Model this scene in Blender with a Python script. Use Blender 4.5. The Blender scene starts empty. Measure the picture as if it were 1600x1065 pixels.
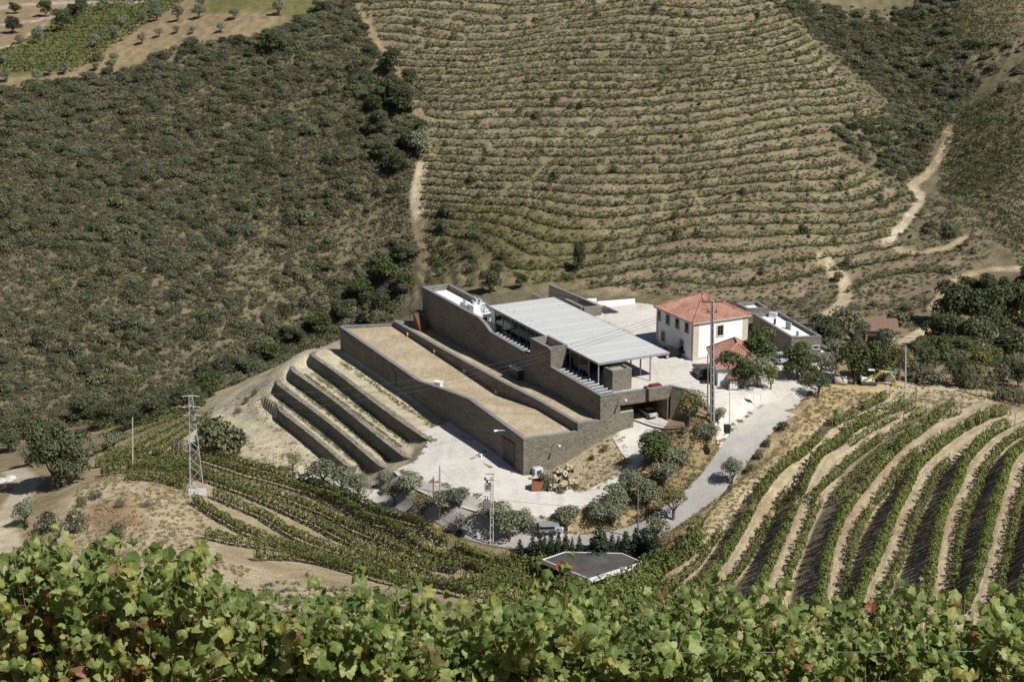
import bpy, bmesh, math, random
import numpy as np
from mathutils import Vector, Matrix
R = math.radians
random.seed(7); rng = np.random.default_rng(7)
scene = bpy.context.scene
COL = scene.collection
# ------------------------------------------------------------------ camera
CAM_H = 84.0; PITCH = R(16.3); FPX = 2689.0          # metres above the lower yard, pitch down, focal length in 1600-px units
cam_d = bpy.data.cameras.new('camera'); cam = bpy.data.objects.new('camera', cam_d); COL.objects.link(cam)
cam.location = (0, 0, CAM_H); cam.rotation_euler = (R(90) - PITCH, 0, 0)
cam_d.sensor_width = 36.0; cam_d.lens = 36.0 * FPX / 1600.0; cam_d.clip_start = 0.5; cam_d.clip_end = 4000
scene.camera = cam
# ------------------------------------------------------------------ sky and sun
SUN_EL = R(49); SUN_AZ = (0.74, -0.67)                # horizontal direction towards the sun
world = bpy.data.worlds.new('World'); scene.world = world; world.use_nodes = True
wn = world.node_tree.nodes; wl = world.node_tree.links
sky = wn.new('ShaderNodeTexSky'); sky.sky_type = 'NISHITA'; sky.sun_disc = False
sky.sun_elevation = SUN_EL; sky.sun_rotation = math.atan2(SUN_AZ[0], SUN_AZ[1]); sky.dust_density = 0.3; sky.air_density = 0.75; sky.ozone_density = 1.0
wn['Background'].inputs['Strength'].default_value = 0.05
wl.new(sky.outputs[0], wn['Background'].inputs['Color'])
sd = bpy.data.lights.new('sun', 'SUN'); sd.energy = 5.0; sd.angle = R(0.5); sd.color = (1.0, 0.97, 0.925)
sun = bpy.data.objects.new('sun', sd); COL.objects.link(sun)
sv = Vector((SUN_AZ[0] * math.cos(SUN_EL), SUN_AZ[1] * math.cos(SUN_EL), math.sin(SUN_EL)))
sun.rotation_euler = (-sv).to_track_quat('-Z', 'Y').to_euler(); sun.location = (60, -40, 160)
vs = scene.view_settings; vs.view_transform = 'Standard'; vs.look = 'None'; vs.gamma = 1.0; vs.exposure = 0.2; vs.use_curve_mapping = False
scene.cycles.max_bounces = 5; scene.cycles.diffuse_bounces = 2; scene.cycles.transparent_max_bounces = 6

# ------------------------------------------------------------------ pixel <-> place helpers (surveying the photograph)
CP_, SP_ = math.cos(PITCH), math.sin(PITCH)
def ray(u, v):
    a = (u - 800.0) / FPX; b = (532.5 - v) / FPX
    return np.array([a, CP_ + b * SP_, -SP_ + b * CP_])
def at(u, v, z):
    d = ray(u, v); t = (z - CAM_H) / d[2]
    return np.array([d[0] * t, d[1] * t, z])
def atY(u, v, Y):
    d = ray(u, v); t = Y / d[1]
    return np.array([d[0] * t, Y, CAM_H + d[2] * t])
def proj(P):
    P = np.asarray(P, float); x, y, z = P[..., 0], P[..., 1], P[..., 2] - CAM_H
    zc = y * CP_ - z * SP_; yc = y * SP_ + z * CP_
    return 800 + FPX * x / zc, 532.5 - FPX * yc / zc
_vp = ray(-640, -255); AV = _vp[:2] / np.linalg.norm(_vp[:2]); BV = np.array([AV[1], -AV[0]])
A0 = at(818, 745, 0)[:2]
def L(a, b, z=0.0):                                   # winery axes: a along the halls (away), b across (right), metres
    p = A0 + a * AV + b * BV
    return np.array([p[0], p[1], z])
def loc(x, y):
    q0 = np.asarray(x) - A0[0]; q1 = np.asarray(y) - A0[1]
    return q0 * AV[0] + q1 * AV[1], q0 * BV[0] + q1 * BV[1]
def sstep(e0, e1, x):
    t = np.clip((x - e0) / (e1 - e0), 0, 1); return t * t * (3 - 2 * t)

# ------------------------------------------------------------------ terrain height
CTRL = []
def c(u, v, z): CTRL.append(at(u, v, z))
def cy(u, v, Y): CTRL.append(atY(u, v, Y))
def cw(x, y, z): CTRL.append(np.array([x, y, z], float))
def cl(a, b, z): CTRL.append(L(a, b, z))
for q in [(0,0,0),(20,-2,0),(40,-2,0),(58,-2,.2),(67,-2,.4),(0,-7,-.1),(10,-7,-.2),(-8,2,-.1),(-8,-4,-.3),(16,-7,-.6),(16,-11,-2.6),(20,-14,-4.6),
          (72,-5,-.6),(74,-10,-4.0),(70,-14,-7.0),(30,-15,-8),(45,-15,-8),(58,-15.5,-8),(24,-15,-6.6),(72,5,-2),(70,14,1),(68,25,2.5),
          (10,30,8.3),(30,25,8.2),(45,25,8.0),(30,45,8.2),(5,30,8.2),(15,56,8),(20,64,5)]: cl(*q)
for q in [(760,800,-.6),(700,765,-.3),(640,745,-1.3),(600,757,-3.4),(690,792,-.8),(745,808,-.8),(800,816,-.9),(660,765,-1.0),(900,790,-.7),(850,812,-.9),(960,770,.2),
          (562,768,-6.2),(620,792,-5.2),(700,818,-4.3),(780,838,-3.6),(850,842,-3.1),(940,838,-2.5),(1010,822,-1.6),(1060,797,-.6),(1100,768,.8),(1130,738,2.3),(1165,700,4.2),(1200,668,6.0),(1235,640,7.4),(1262,615,8.2),
          (450,770,-7.6),(350,730,-8.8),(306,772,-6.9),(450,850,-6.4),(320,845,-4.6),(220,790,-5.2),(150,752,-7.4),(200,862,-2.6),(430,940,1.6),(300,900,-.2),(600,925,-2.6),(520,850,-6.2),(600,850,-6.0),
          (700,945,-1.4),(800,925,-4.6),(925,905,-6.2),(1000,905,-4.6),(850,893,-6.3),(900,962,-.4),(760,885,-5.4),(700,860,-5.2),
          (95,772,-11.2),(20,800,-10.5),(10,870,-6.5),(35,762,-13.5),(10,722,-22),(0,746,-16.5),(60,830,-8),
          (170,722,-11),(240,692,-14),(160,690,-18),(330,642,-12.5),(262,660,-17),(200,660,-21.5),(120,668,-25),
          (420,590,-5.6),(390,640,-8.6),(335,652,-10.6),(400,722,-9),(462,742,-8),(280,692,-11.5),(480,547,-1.2),
          (960,490,8.3),(1000,474,8.3),(1150,622,8.2),(1250,600,8.3),(1217,563,8.3),(1290,592,8.1),(1060,560,8.3),(1180,575,8.3),(1110,652,7.6),(1130,672,7.2),
          (1330,592,7.8),(1450,610,7.7),(1400,604,7.8),(1560,624,7.8),(1600,640,8),
          (1250,662,7.0),(1190,735,4.4),(1150,762,3.6),(1120,800,2.4),(1040,852,.2),(1070,745,1.6),(1040,745,2.0),(1060,690,5.2),(1040,770,-.2),(990,800,-.8),
          (1370,528,-4),(1400,545,-2.2),(1430,530,-3),(1310,490,-3.2)]: c(*q)
for q in [(0,650,325),(0,500,348),(0,300,390),(0,130,440),(0,0,545),(-400,650,318),(-400,400,365),(-400,130,430),(-400,0,545),(250,610,340),(250,500,355),(250,300,395),(250,110,443),(300,0,520),
          (450,540,360),(450,400,378),(450,200,420),(420,60,450),(560,480,372),(560,300,392),(560,30,458),(650,450,362),(650,300,388),(650,150,424),(640,0,468),
          (720,442,350),(850,442,346),(900,300,376),(900,150,416),(900,0,464),(1000,462,335),(1100,440,340),(1150,300,371),(1150,150,410),(1150,0,458),
          (1300,420,345),(1300,300,373),(1290,150,416),(1260,30,455),(1370,450,333),(1440,300,382),(1470,180,418),(1420,60,452),(1550,560,290),(1550,450,325),(1550,400,340),(1550,300,364),(1550,150,403),(1550,0,452),
          (1900,450,320),(1900,200,390),(1900,0,450),(1750,560,290)]: cy(*q)
for q in [(23,300,2),(23,316,-3),(5,316,-2),(60,262,4.4),(75,264,2.5),(95,262,2),(60,284,-3),(90,288,-5),(120,288,-4),(-10,330,-5),(-30,320,-8),(-60,335,-24),(-60,310,-18),(-85,300,-24),
          (0,0,78),(-45,0,78),(45,0,79),(0,15,75.6),(-30,15,75.4),(30,15,75.8),(0,22,71),(-30,22,70.6),(30,22,71),(0,50,56),(-40,50,55),(40,50,57),(0,100,32),(-40,100,31),(45,100,33),(-60,140,11),(0,150,9),(50,140,17),
          (100,100,44),(-100,100,34),(100,160,20),(-100,180,1),(120,220,10),(-125,240,-16),(-120,290,-26),(0,-80,104),(-120,-80,104),(120,-80,104),(200,100,50),(-200,100,40),(250,250,5),(-250,260,-20),
          (-250,600,52),(0,640,84),(250,620,84),(-250,900,90),(0,900,130),(300,900,130),(0,1600,190),(-600,1600,170),(600,1600,190),(-600,600,60),(600,600,70),(500,300,10),(-500,300,-10)]: cw(*q)
# terraced vineyard on the right: tread centre lines (walked top to bottom), height at both ends, drop to the tread below
TREADS = [
 (0, [(1113,828),(1081,873),(1047,908)], 1.2, -1.2),
 (1, [(1394,631),(1337,657),(1293,696),(1235,743),(1216,769),(1188,813),(1163,858),(1135,899),(1094,936)], 7.0, 1.0),
 (2, [(1443,629),(1394,655),(1347,681),(1300,717),(1272,766),(1250,816),(1231,865),(1212,910),(1199,940)], 7.4, 3.0),
 (3, [(1497,649),(1469,663),(1431,696),(1394,734),(1371,764),(1337,809),(1311,873),(1304,921)], 7.9, 5.0),
 (4, [(1582,653),(1535,672),(1488,704),(1450,740),(1437,766),(1413,813),(1394,865),(1371,914),(1360,946)], 8.2, 7.0),
 (5, [(1598,670),(1563,689),(1525,730),(1512,766),(1490,813),(1478,865),(1471,914)], 9.4, 9.0),
 (6, [(1640,690),(1598,723),(1582,766),(1567,816),(1553,882),(1540,927)], 11.0, 11.0),
 (7, [(1700,720),(1665,766),(1650,816),(1632,882),(1620,930)], 13.0, 13.0)]
TAU = []; TREAD_W = {}
for k, pts, z0, z1 in TREADS:
    pts = pts + [(pts[-1][0] + 1.3 * (pts[-1][0] - pts[-2][0]) * 38 / (pts[-1][1] - pts[-2][1]), pts[-1][1] + 38)]
    n = len(pts); W = []
    for i, (u, v) in enumerate(pts):
        t = i / (n - 1); z = z0 + (z1 - z0) * sstep(0, .8, t)
        P = at(u, v, z); W.append(P); TAU.append((P[0], P[1], k)); CTRL.append(P)
    TREAD_W[k] = np.array(W)
CTRL = np.array(CTRL)
def tps_fit(xy, z, lam):
    n = len(xy); d2 = ((xy[:, None] - xy[None]) ** 2).sum(-1)
    K = 0.5 * d2 * np.log(d2 + 1e-9) + lam * np.eye(n); Pm = np.c_[np.ones(n), xy]
    A = np.zeros((n + 3, n + 3)); A[:n, :n] = K; A[:n, n:] = Pm; A[n:, :n] = Pm.T
    return np.linalg.solve(A, np.r_[z, 0, 0, 0])
def tps_eval(xy, cxy, w):
    out = np.empty(len(xy))
    for i in range(0, len(xy), 20000):
        q = xy[i:i + 20000]; d2 = ((q[:, None, :] - cxy[None]) ** 2).sum(-1)
        out[i:i + 20000] = (0.5 * d2 * np.log(d2 + 1e-9)) @ w[:-3] + w[-3] + q @ w[-2:]
    return out
SC = 0.01
C_XY = CTRL[:, :2] * SC; C_W = tps_fit(C_XY, CTRL[:, 2], 4e-4)
TAU = np.array(TAU); T_XY = TAU[:, :2] * SC; T_W = tps_fit(T_XY, TAU[:, 2], 2e-4)
def in_poly(x, y, poly):
    poly = np.asarray(poly)[:, :2]; inside = np.zeros(np.shape(x), bool); n = len(poly)
    for i in range(n):
        x0, y0 = poly[i]; x1, y1 = poly[(i + 1) % n]
        if y0 == y1: continue
        cnd = ((y0 > y) != (y1 > y)) & (x < (x1 - x0) * (y - y0) / (y1 - y0) + x0)
        inside ^= cnd
    return inside
def seg_dist(x, y, P):
    """distance to a polyline, plus interpolated value of further columns"""
    P = np.asarray(P, float); best = np.full(np.shape(x), 1e9); val = np.zeros(np.shape(x))
    for i in range(len(P) - 1):
        d = P[i + 1, :2] - P[i, :2]; ll = d @ d + 1e-12
        t = np.clip(((x - P[i, 0]) * d[0] + (y - P[i, 1]) * d[1]) / ll, 0, 1)
        dd = np.hypot(x - P[i, 0] - t * d[0], y - P[i, 1] - t * d[1]); m = dd < best
        best = np.where(m, dd, best); val = np.where(m, P[i, 2] + t * (P[i + 1, 2] - P[i, 2]), val)
    return best, val
def smooth_line(P, n=6):
    """Catmull-Rom subdivision"""
    P = np.asarray(P, float); out = []
    for i in range(len(P) - 1):
        p0 = P[max(i - 1, 0)]; p1 = P[i]; p2 = P[i + 1]; p3 = P[min(i + 2, len(P) - 1)]
        for j in range(n):
            t = j / n
            out.append(0.5 * ((2 * p1) + (p2 - p0) * t + (2 * p0 - 5 * p1 + 4 * p2 - p3) * t * t + (3 * p1 - p0 - 3 * p2 + p3) * t ** 3))
    out.append(P[-1]); return np.array(out)
ROAD = smooth_line([at(*q) for q in [(470,742,-8.2),(520,756,-7.2),(562,769,-6.2),(620,792,-5.2),(700,818,-4.3),(780,842,-3.7),(850,848,-3.2),(940,845,-2.7),(1010,828,-1.8),(1050,806,-.8),(1080,786,.1),(1103,766,1.0),(1130,736,2.4),(1152,704,4.2),(1185,664,6.0),(1216,640,7.2)]])
COURT_POLY = np.array([L(0.4,12.4),L(0.4,23.4),at(1072.8,608.4,8.9),at(1108,640,8.0),at(1128,668,7.5),at(1150,668,7.0),at(1185,648,7.4),at(1240,632,7.8),at(1275,608,8.3),at(1310,588,8.3),at(1300,570,8.3),at(1250,555,8.3),at(1230,530,8.3),at(1180,480,8.4),at(1019,473,8.4),at(992,472,8.4),at(992,470.5,8.4),at(932,474,8.4),L(50,22),L(43,12.6),L(38,12.4)])[:, :2]
YARD_POLY = np.array([L(0,0),L(24,0),L(24,-4.6),L(19.5,-5.6),at(650,722,-1.2),at(615,746,-2.6),at(640,762,-1.5),at(690,784,-.8),at(745,800,-.8),at(790,807,-.9),at(850,810,-.9),at(890,805,-.9),at(930,792,-.5),at(975,750,1.2),at(1000,735,2.2),at(985,722,2.8),at(930,755,.6),at(905,768,-.1),at(860,768,-.2),L(-1.2,3),L(-.2,.4)])[:, :2]
YD_C = np.array([L(0,0,0),L(24,-3,0),L(10,-5,-.1),at(650,722,-.9),at(615,746,-2.0),at(640,764,-1.3),at(690,790,-.8),at(745,807,-.8),at(790,815,-.9),at(850,817,-.9),at(900,790,-.5),at(930,792,-.4),at(975,750,1.2),at(1000,735,2.2),at(985,722,2.7),at(860,768,-.2)])
YD_W = tps_fit(YD_C[:, :2] * SC, YD_C[:, 2], 6e-3)
# garage ramp cut against the front wall and the wing wall
CUT_POLY = np.array([L(5.4,17.3),L(5.4,23.2),L(0.3,23.6),at(1072,630,6.5),at(1085,660,6.0),at(1060,690,5.0),at(1000,735,2.4),L(-12,12),L(-8,4),L(0.3,4),L(.3,17.3)])[:, :2]
CUT_C = np.array([L(5,17,4.5),L(5,23,4.5),L(0,17,4.45),L(0,23,4.4),at(960,683,3.9),at(1025,675,4.2),at(1010,700,3.6),at(985,722,2.8),at(1000,735,2.3),at(1060,690,5.2),at(1085,662,6.0),at(1075,640,5.4),L(0,13,3.6),L(0,9,2.0),L(0,5,.5),L(-4,10,1.5),L(-8,6,.0),L(-10,12,1.0),L(-6,14,2.6)])
CUT_W = tps_fit(CUT_C[:, :2] * SC, CUT_C[:, 2], 1e-4)
TERR = [(-5.0, 0.0), (-8.5, -2.0), (-11.1, -4.0), (-13.7, -6.0)]      # stepped terraces left of the halls: wall line b, tread height above it
TERR_A = [(19.4, 69.0), (18.6, 69.5), (21.5, 69.5), (29.5, 61.5)]
def noise2(x, y, s, seed=0):
    r = np.random.default_rng(seed); o = np.zeros(np.shape(x))
    for k in range(7):
        th = r.uniform(0, 2 * np.pi); fr = (0.6 + 1.1 * r.random()) / s; ph = r.uniform(0, 6.28)
        o = o + np.sin((np.cos(th) * x + np.sin(th) * y) * fr * 6.283 + ph + 1.3 * np.sin((np.cos(th + 1.9) * x + np.sin(th + 1.9) * y) * fr * 4 + ph * 2))
    return o / 4.0
def h_base(x, y): return tps_eval(np.c_[x, y] * SC, C_XY, C_W)
def tau(x, y): return tps_eval(np.c_[x, y] * SC, T_XY, T_W)
RS_POLY = np.array([at(1125,812,2),at(1206,735,4.5),at(1290,672,6),at(1385,622,7.4),at(1500,636,8),at(1640,640,9),at(1800,720,13),at(1700,1000,14),at(1400,1020,8),at(1120,1000,1),at(1000,955,-1)])[:, :2]
HILL_DZ = 1.5
def polyw(x, y, poly, soft):
    """1 inside, fading to 0 over 'soft' metres outside the polygon"""
    m = in_poly(x, y, poly); d, _ = seg_dist(x, y, np.c_[np.vstack([poly, poly[:1]]), np.zeros(len(poly) + 1)])
    return np.where(m, 1.0, np.clip(1 - d / soft, 0, 1))
def gstair(t, flat=0.5):
    f = np.floor(t + 0.5); r = t - f                     # r in -.5..+.5, flat near 0
    e = np.clip((np.abs(r) - flat / 2) / (0.5 - flat / 2), 0, 1)
    return f + np.sign(r) * 0.5 * e
HILLP = [np.array([atY(*q)[:2] for q in pl]) for pl in (
   [(655,452,356),(668,380,372),(655,330,384),(662,260,400),(650,190,416),(630,130,430),(590,60,450),(560,25,462),(540,-30,475),(1190,-30,470),(1285,60,440),(1395,165,408),(1290,195,402),(1300,240,392),(1425,290,378),(1400,370,355),(1440,420,340),(1560,400,342),(1500,440,330),(1330,475,325),(1240,470,330),(1100,468,332),(900,455,340)],
   [(1482,190,403),(1465,280,372),(1455,340,356),(1520,370,350),(1620,420,335),(1900,400,335),(1900,100,412),(1540,125,412)],
   [(1500,-30,460),(1490,70,434),(1900,60,434),(1900,-30,460)])]
HILL_TAU_NOISE = lambda x, y: 0.95 * noise2(x, y, 90, 5) + 0.22 * noise2(x, y, 48, 6) + 0.06 * noise2(x, y, 19, 8)
def hill_t(x, y, hb): return hb / HILL_DZ + HILL_TAU_NOISE(x, y) - .047 * (np.sqrt((x + 5) ** 2 + 900) + x + 5) / 2 * (1 - .75 * sstep(95, 125, x)) + .012 * np.minimum(x, 0)
def h_full(x, y, detail=True):
    x = np.asarray(x, float); y = np.asarray(y, float); z = h_base(x, y)
    # right-hand vineyard steps
    m = (y > 100) & (y < 262) & (x > 5)
    if m.any():
        xm, ym = x[m], y[m]; w = polyw(xm, ym, RS_POLY, 5.0); tt = tau(xm, ym)
        dz = 1.9 * (1 - sstep(205, 236, ym)) + 0.25
        z[m] += w * dz * (gstair(tt, .58) - tt) * ((tt > -.3) & (tt < 7.4))
    # far terraced hillsides
    m = (y > 318) & (y < 520)
    if m.any():
        xm, ym = x[m], y[m]; w = np.zeros(len(xm))
        for P in HILLP: w = np.maximum(w, polyw(xm, ym, P, 5.0))
        t = hill_t(xm, ym, z[m]); z[m] += w * HILL_DZ * 1.0 * (gstair(t, .5) - t)
    # road bed
    d, zr = seg_dist(x, y, ROAD); k = 1 - sstep(2.7, 5.0, d); z = z * (1 - k) + (zr - .03) * k
    # terraces left of the halls
    a, b = loc(x, y)
    m = (a > 14) & (a < 74) & (b > -17) & (b < 1)
    if m.any():
        am, bm = a[m], b[m]; zt = np.full(len(am), 0.0)
        for (bk, zk) in TERR: zt = np.where(bm < bk + .1, zk - 2.0, zt)
        sl = np.clip((bm + 5) / 20, -1, 0) * 0
        edge_f = 18.5 + np.clip(-bm - 5, 0, 9) * 1.25
        wgt = sstep(-1.0, 2.5, am - edge_f) * (1 - sstep(67.0, 70.5, am)) * sstep(-16.6, -14.6, bm) * (1 - sstep(-.5, .5, bm))
        z[m] = z[m] * (1 - wgt) + zt * wgt
    # level paved yard
    m = (a > -16) & (a < 26) & (b > -24) & (b < 20)
    if m.any():
        zc = tps_eval(np.c_[x[m], y[m]] * SC, YD_C[:, :2] * SC, YD_W); w = polyw(x[m], y[m], YARD_POLY, 1.8)
        z[m] = z[m] * (1 - w) + zc * w
    # garage ramp
    m = (a > -16) & (a < 7) & (b > 2) & (b < 34)
    if m.any():
        zc = tps_eval(np.c_[x[m], y[m]] * SC, CUT_C[:, :2] * SC, CUT_W); w = polyw(x[m], y[m], CUT_POLY, .5)
        z[m] = z[m] * (1 - w) + zc * w
    # keep the ground below the paved courtyard slab and the halls
    ic = in_poly(x, y, COURT_POLY)
    m = ic & (b < 34.5) & (a > -.4); z = np.where(m, np.minimum(z, 8.2), z)
    inb = (a > .4) & (a < 59) & (b > .4) & (b < 16); z = np.where(inb, np.minimum(z, 3.0), z)
    inb = (a > .4) & (a < 45) & (b >= 12.5) & (b < 30); z = np.where(inb, np.minimum(z, 8.2), z)
    return z
GRID = {}
def hg(x, y):
    """ground height read off the built sheet"""
    Y, S, Z = GRID['Y'], GRID['S'], GRID['Z']; x = np.asarray(x, float); y = np.asarray(y, float)
    j = np.clip(np.searchsorted(Y, y) - 1, 0, len(Y) - 2); s = x / np.maximum(np.abs(y), 60); i = np.clip(np.searchsorted(S, s) - 1, 0, len(S) - 2)
    ty = np.clip((y - Y[j]) / (Y[j + 1] - Y[j]), 0, 1); tx = np.clip((s - S[i]) / (S[i + 1] - S[i]), 0, 1)
    return (Z[j, i] * (1 - tx) + Z[j, i + 1] * tx) * (1 - ty) + (Z[j + 1, i] * (1 - tx) + Z[j + 1, i + 1] * tx) * ty
def hits(uv, t0=100.0):
    """where the line of sight through each surveyed point meets the ground"""
    uv = np.asarray(uv, float); D = np.array([ray(u, v) for u, v in uv]); n = len(D)
    t = np.full(n, t0); done = np.zeros(n, bool); lo = t.copy(); hi = np.full(n, 1200.0)
    for s in range(700):
        act = ~done
        if not act.any(): break
        P = D[act] * t[act, None]; g = hg(P[:, 0], P[:, 1]); below = P[:, 2] + CAM_H < g
        ia = np.where(act)[0]; hb = ia[below]; hi[hb] = t[hb]; done[hb] = True
        na = ia[~below]; lo[na] = t[na]; t[na] += np.maximum(.6, 0.6 * np.clip((P[:, 2] + CAM_H - g)[~below], 0, 12)); done[t > 1200] = True
    for s in range(14):
        mid = (lo + hi) / 2; P = D * mid[:, None]; b = P[:, 2] + CAM_H < hg(P[:, 0], P[:, 1])
        hi = np.where(b, mid, hi); lo = np.where(b, lo, mid)
    P = D * hi[:, None]; return np.c_[P[:, 0], P[:, 1], P[:, 2] + CAM_H]
def hit(u, v): return hits([(u, v)])[0]
# ------------------------------------------------------------------ object helpers
def tag(o, label=None, cat=None, group=None, kind=None):
    if label: o['label'] = label
    if cat: o['category'] = cat
    if group: o['group'] = group
    if kind: o['kind'] = kind
    return o
ORG = {}
def thing(name, P, label, cat, group=None, rz=0.0):
    o = bpy.data.objects.new(name, None); COL.objects.link(o); o.empty_display_size = .3
    o.location = [float(q) for q in P]; o.rotation_euler = (0, 0, rz); ORG[o.name] = np.asarray(P, float)
    return tag(o, label, cat, group)
def mesh_np(name, V, F, mat, smooth=False):
    """V (n,3); F either (m,3)/(m,4) array or list of index lists"""
    me = bpy.data.meshes.new(name); V = np.asarray(V, np.float32)
    if isinstance(F, np.ndarray) and F.ndim == 2:
        k = F.shape[1]; m = len(F)
        me.vertices.add(len(V)); me.vertices.foreach_set('co', V.ravel())
        me.loops.add(m * k); me.loops.foreach_set('vertex_index', F.ravel().astype(np.int32))
        me.polygons.add(m); me.polygons.foreach_set('loop_start', np.arange(0, m * k, k, dtype=np.int32))
        try: me.polygons.foreach_set('loop_total', np.full(m, k, np.int32))
        except Exception: pass
    else:
        me.from_pydata(V.tolist(), [], [list(map(int, f)) for f in F])
    me.update(); me.validate()
    if mat: me.materials.append(mat)
    if smooth: me.polygons.foreach_set('use_smooth', np.ones(len(me.polygons), bool))
    return me
def link(name, me, parent=None, P=(0, 0, 0)):
    o = bpy.data.objects.new(name, me); COL.objects.link(o); o.location = [float(q) for q in P]
    if parent: o.parent = parent
    return o
class MB:
    def __init__(s): s.v = []; s.f = []
    def add(s, V, F):
        n = len(s.v); s.v += [tuple(map(float, p)) for p in V]; s.f += [[i + n for i in f] for f in F]; return s
    def box8(s, B, T):                                      # bottom quad, top quad (same winding, counter-clockwise from above)
        n = len(B); F = [list(range(n))[::-1], [n + i for i in range(n)]] + [[i, (i + 1) % n, n + (i + 1) % n, n + i] for i in range(n)]
        return s.add(list(B) + list(T), F)
    def lbox(s, a0, a1, b0, b1, z0, z1):                    # box in winery axes
        q = [(a0, b0), (a0, b1), (a1, b1), (a1, b0)]
        return s.box8([L(a, b, z0) for a, b in q], [L(a, b, z1) for a, b in q])
    def box(s, cx, cy, cz, sx, sy, sz, rz=0.0, taper=1.0):  # centre of base
        co, si = math.cos(rz), math.sin(rz)
        def p(x, y, z): return (cx + x * co - y * si, cy + x * si + y * co, z)
        q = [(-sx / 2, -sy / 2), (sx / 2, -sy / 2), (sx / 2, sy / 2), (-sx / 2, sy / 2)]
        return s.box8([p(x, y, cz) for x, y in q], [p(x * taper, y * taper, cz + sz) for x, y in q])
    def tube(s, pts, rad, n=6, cap=True):
        pts = [Vector(p) for p in pts]; rad = rad if hasattr(rad, '__len__') else [rad] * len(pts); V = []; F = []
        for i, p in enumerate(pts):
            d = (pts[min(i + 1, len(pts) - 1)] - pts[max(i - 1, 0)]).normalized()
            up = Vector((0, 0, 1)) if abs(d.z) < .9 else Vector((1, 0, 0)); x = d.cross(up).normalized(); y = d.cross(x)
            for k in range(n):
                t = 2 * math.pi * k / n; V.append(p + (x * math.cos(t) + y * math.sin(t)) * rad[i])
        for i in range(len(pts) - 1):
            for k in range(n): F.append([i * n + k, (i + 1) * n + k, (i + 1) * n + (k + 1) % n, i * n + (k + 1) % n])
        if cap: F += [list(range(n)), [len(V) - n + k for k in range(n)][::-1]]
        return s.add(V, F)
    def ball(s, C, r, sz=1.0, n=8, m=5):
        V = []; F = []
        for i in range(m + 1):
            ph = math.pi * i / m
            for k in range(n): V.append((C[0] + r * math.sin(ph) * math.cos(6.2832 * k / n), C[1] + r * math.sin(ph) * math.sin(6.2832 * k / n), C[2] + r * sz * math.cos(ph)))
        for i in range(m):
            for k in range(n): F.append([i * n + k, (i + 1) * n + k, (i + 1) * n + (k + 1) % n, i * n + (k + 1) % n])
        return s.add(V, F)
    def build(s, name, mat, parent=None, smooth=False, bevel=0.0):
        V = np.array(s.v); root = parent
        while root is not None and root.parent is not None: root = root.parent
        if root is not None and root.name in ORG: V = V - ORG[root.name]
        bm = bmesh.new(); bv = [bm.verts.new(p) for p in V]
        for f in s.f:
            try: bm.faces.new([bv[i] for i in f])
            except ValueError: pass
        bmesh.ops.recalc_face_normals(bm, faces=bm.faces)
        if bevel: bmesh.ops.bevel(bm, geom=list(bm.edges), offset=bevel, segments=1, affect='EDGES')
        me = bpy.data.meshes.new(name); bm.to_mesh(me); bm.free(); me.materials.append(mat)
        if smooth: me.polygons.foreach_set('use_smooth', np.ones(len(me.polygons), bool))
        return link(name, me, parent)
    def solo(s, name, mat, P, label, cat, group=None, smooth=False, bevel=0.0):
        """a thing that is one mesh, with its origin at its base"""
        s.v = [tuple(np.array(p) - np.array(P)) for p in s.v]; o = s.build(name, mat, None, smooth, bevel); o.location = [float(q) for q in P]
        return tag(o, label, cat, group)
def copy_tree(o, parent=None):
    n = o.copy(); COL.objects.link(n); n.parent = parent
    for ch in list(o.children): copy_tree(ch, n)
    return n

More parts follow.
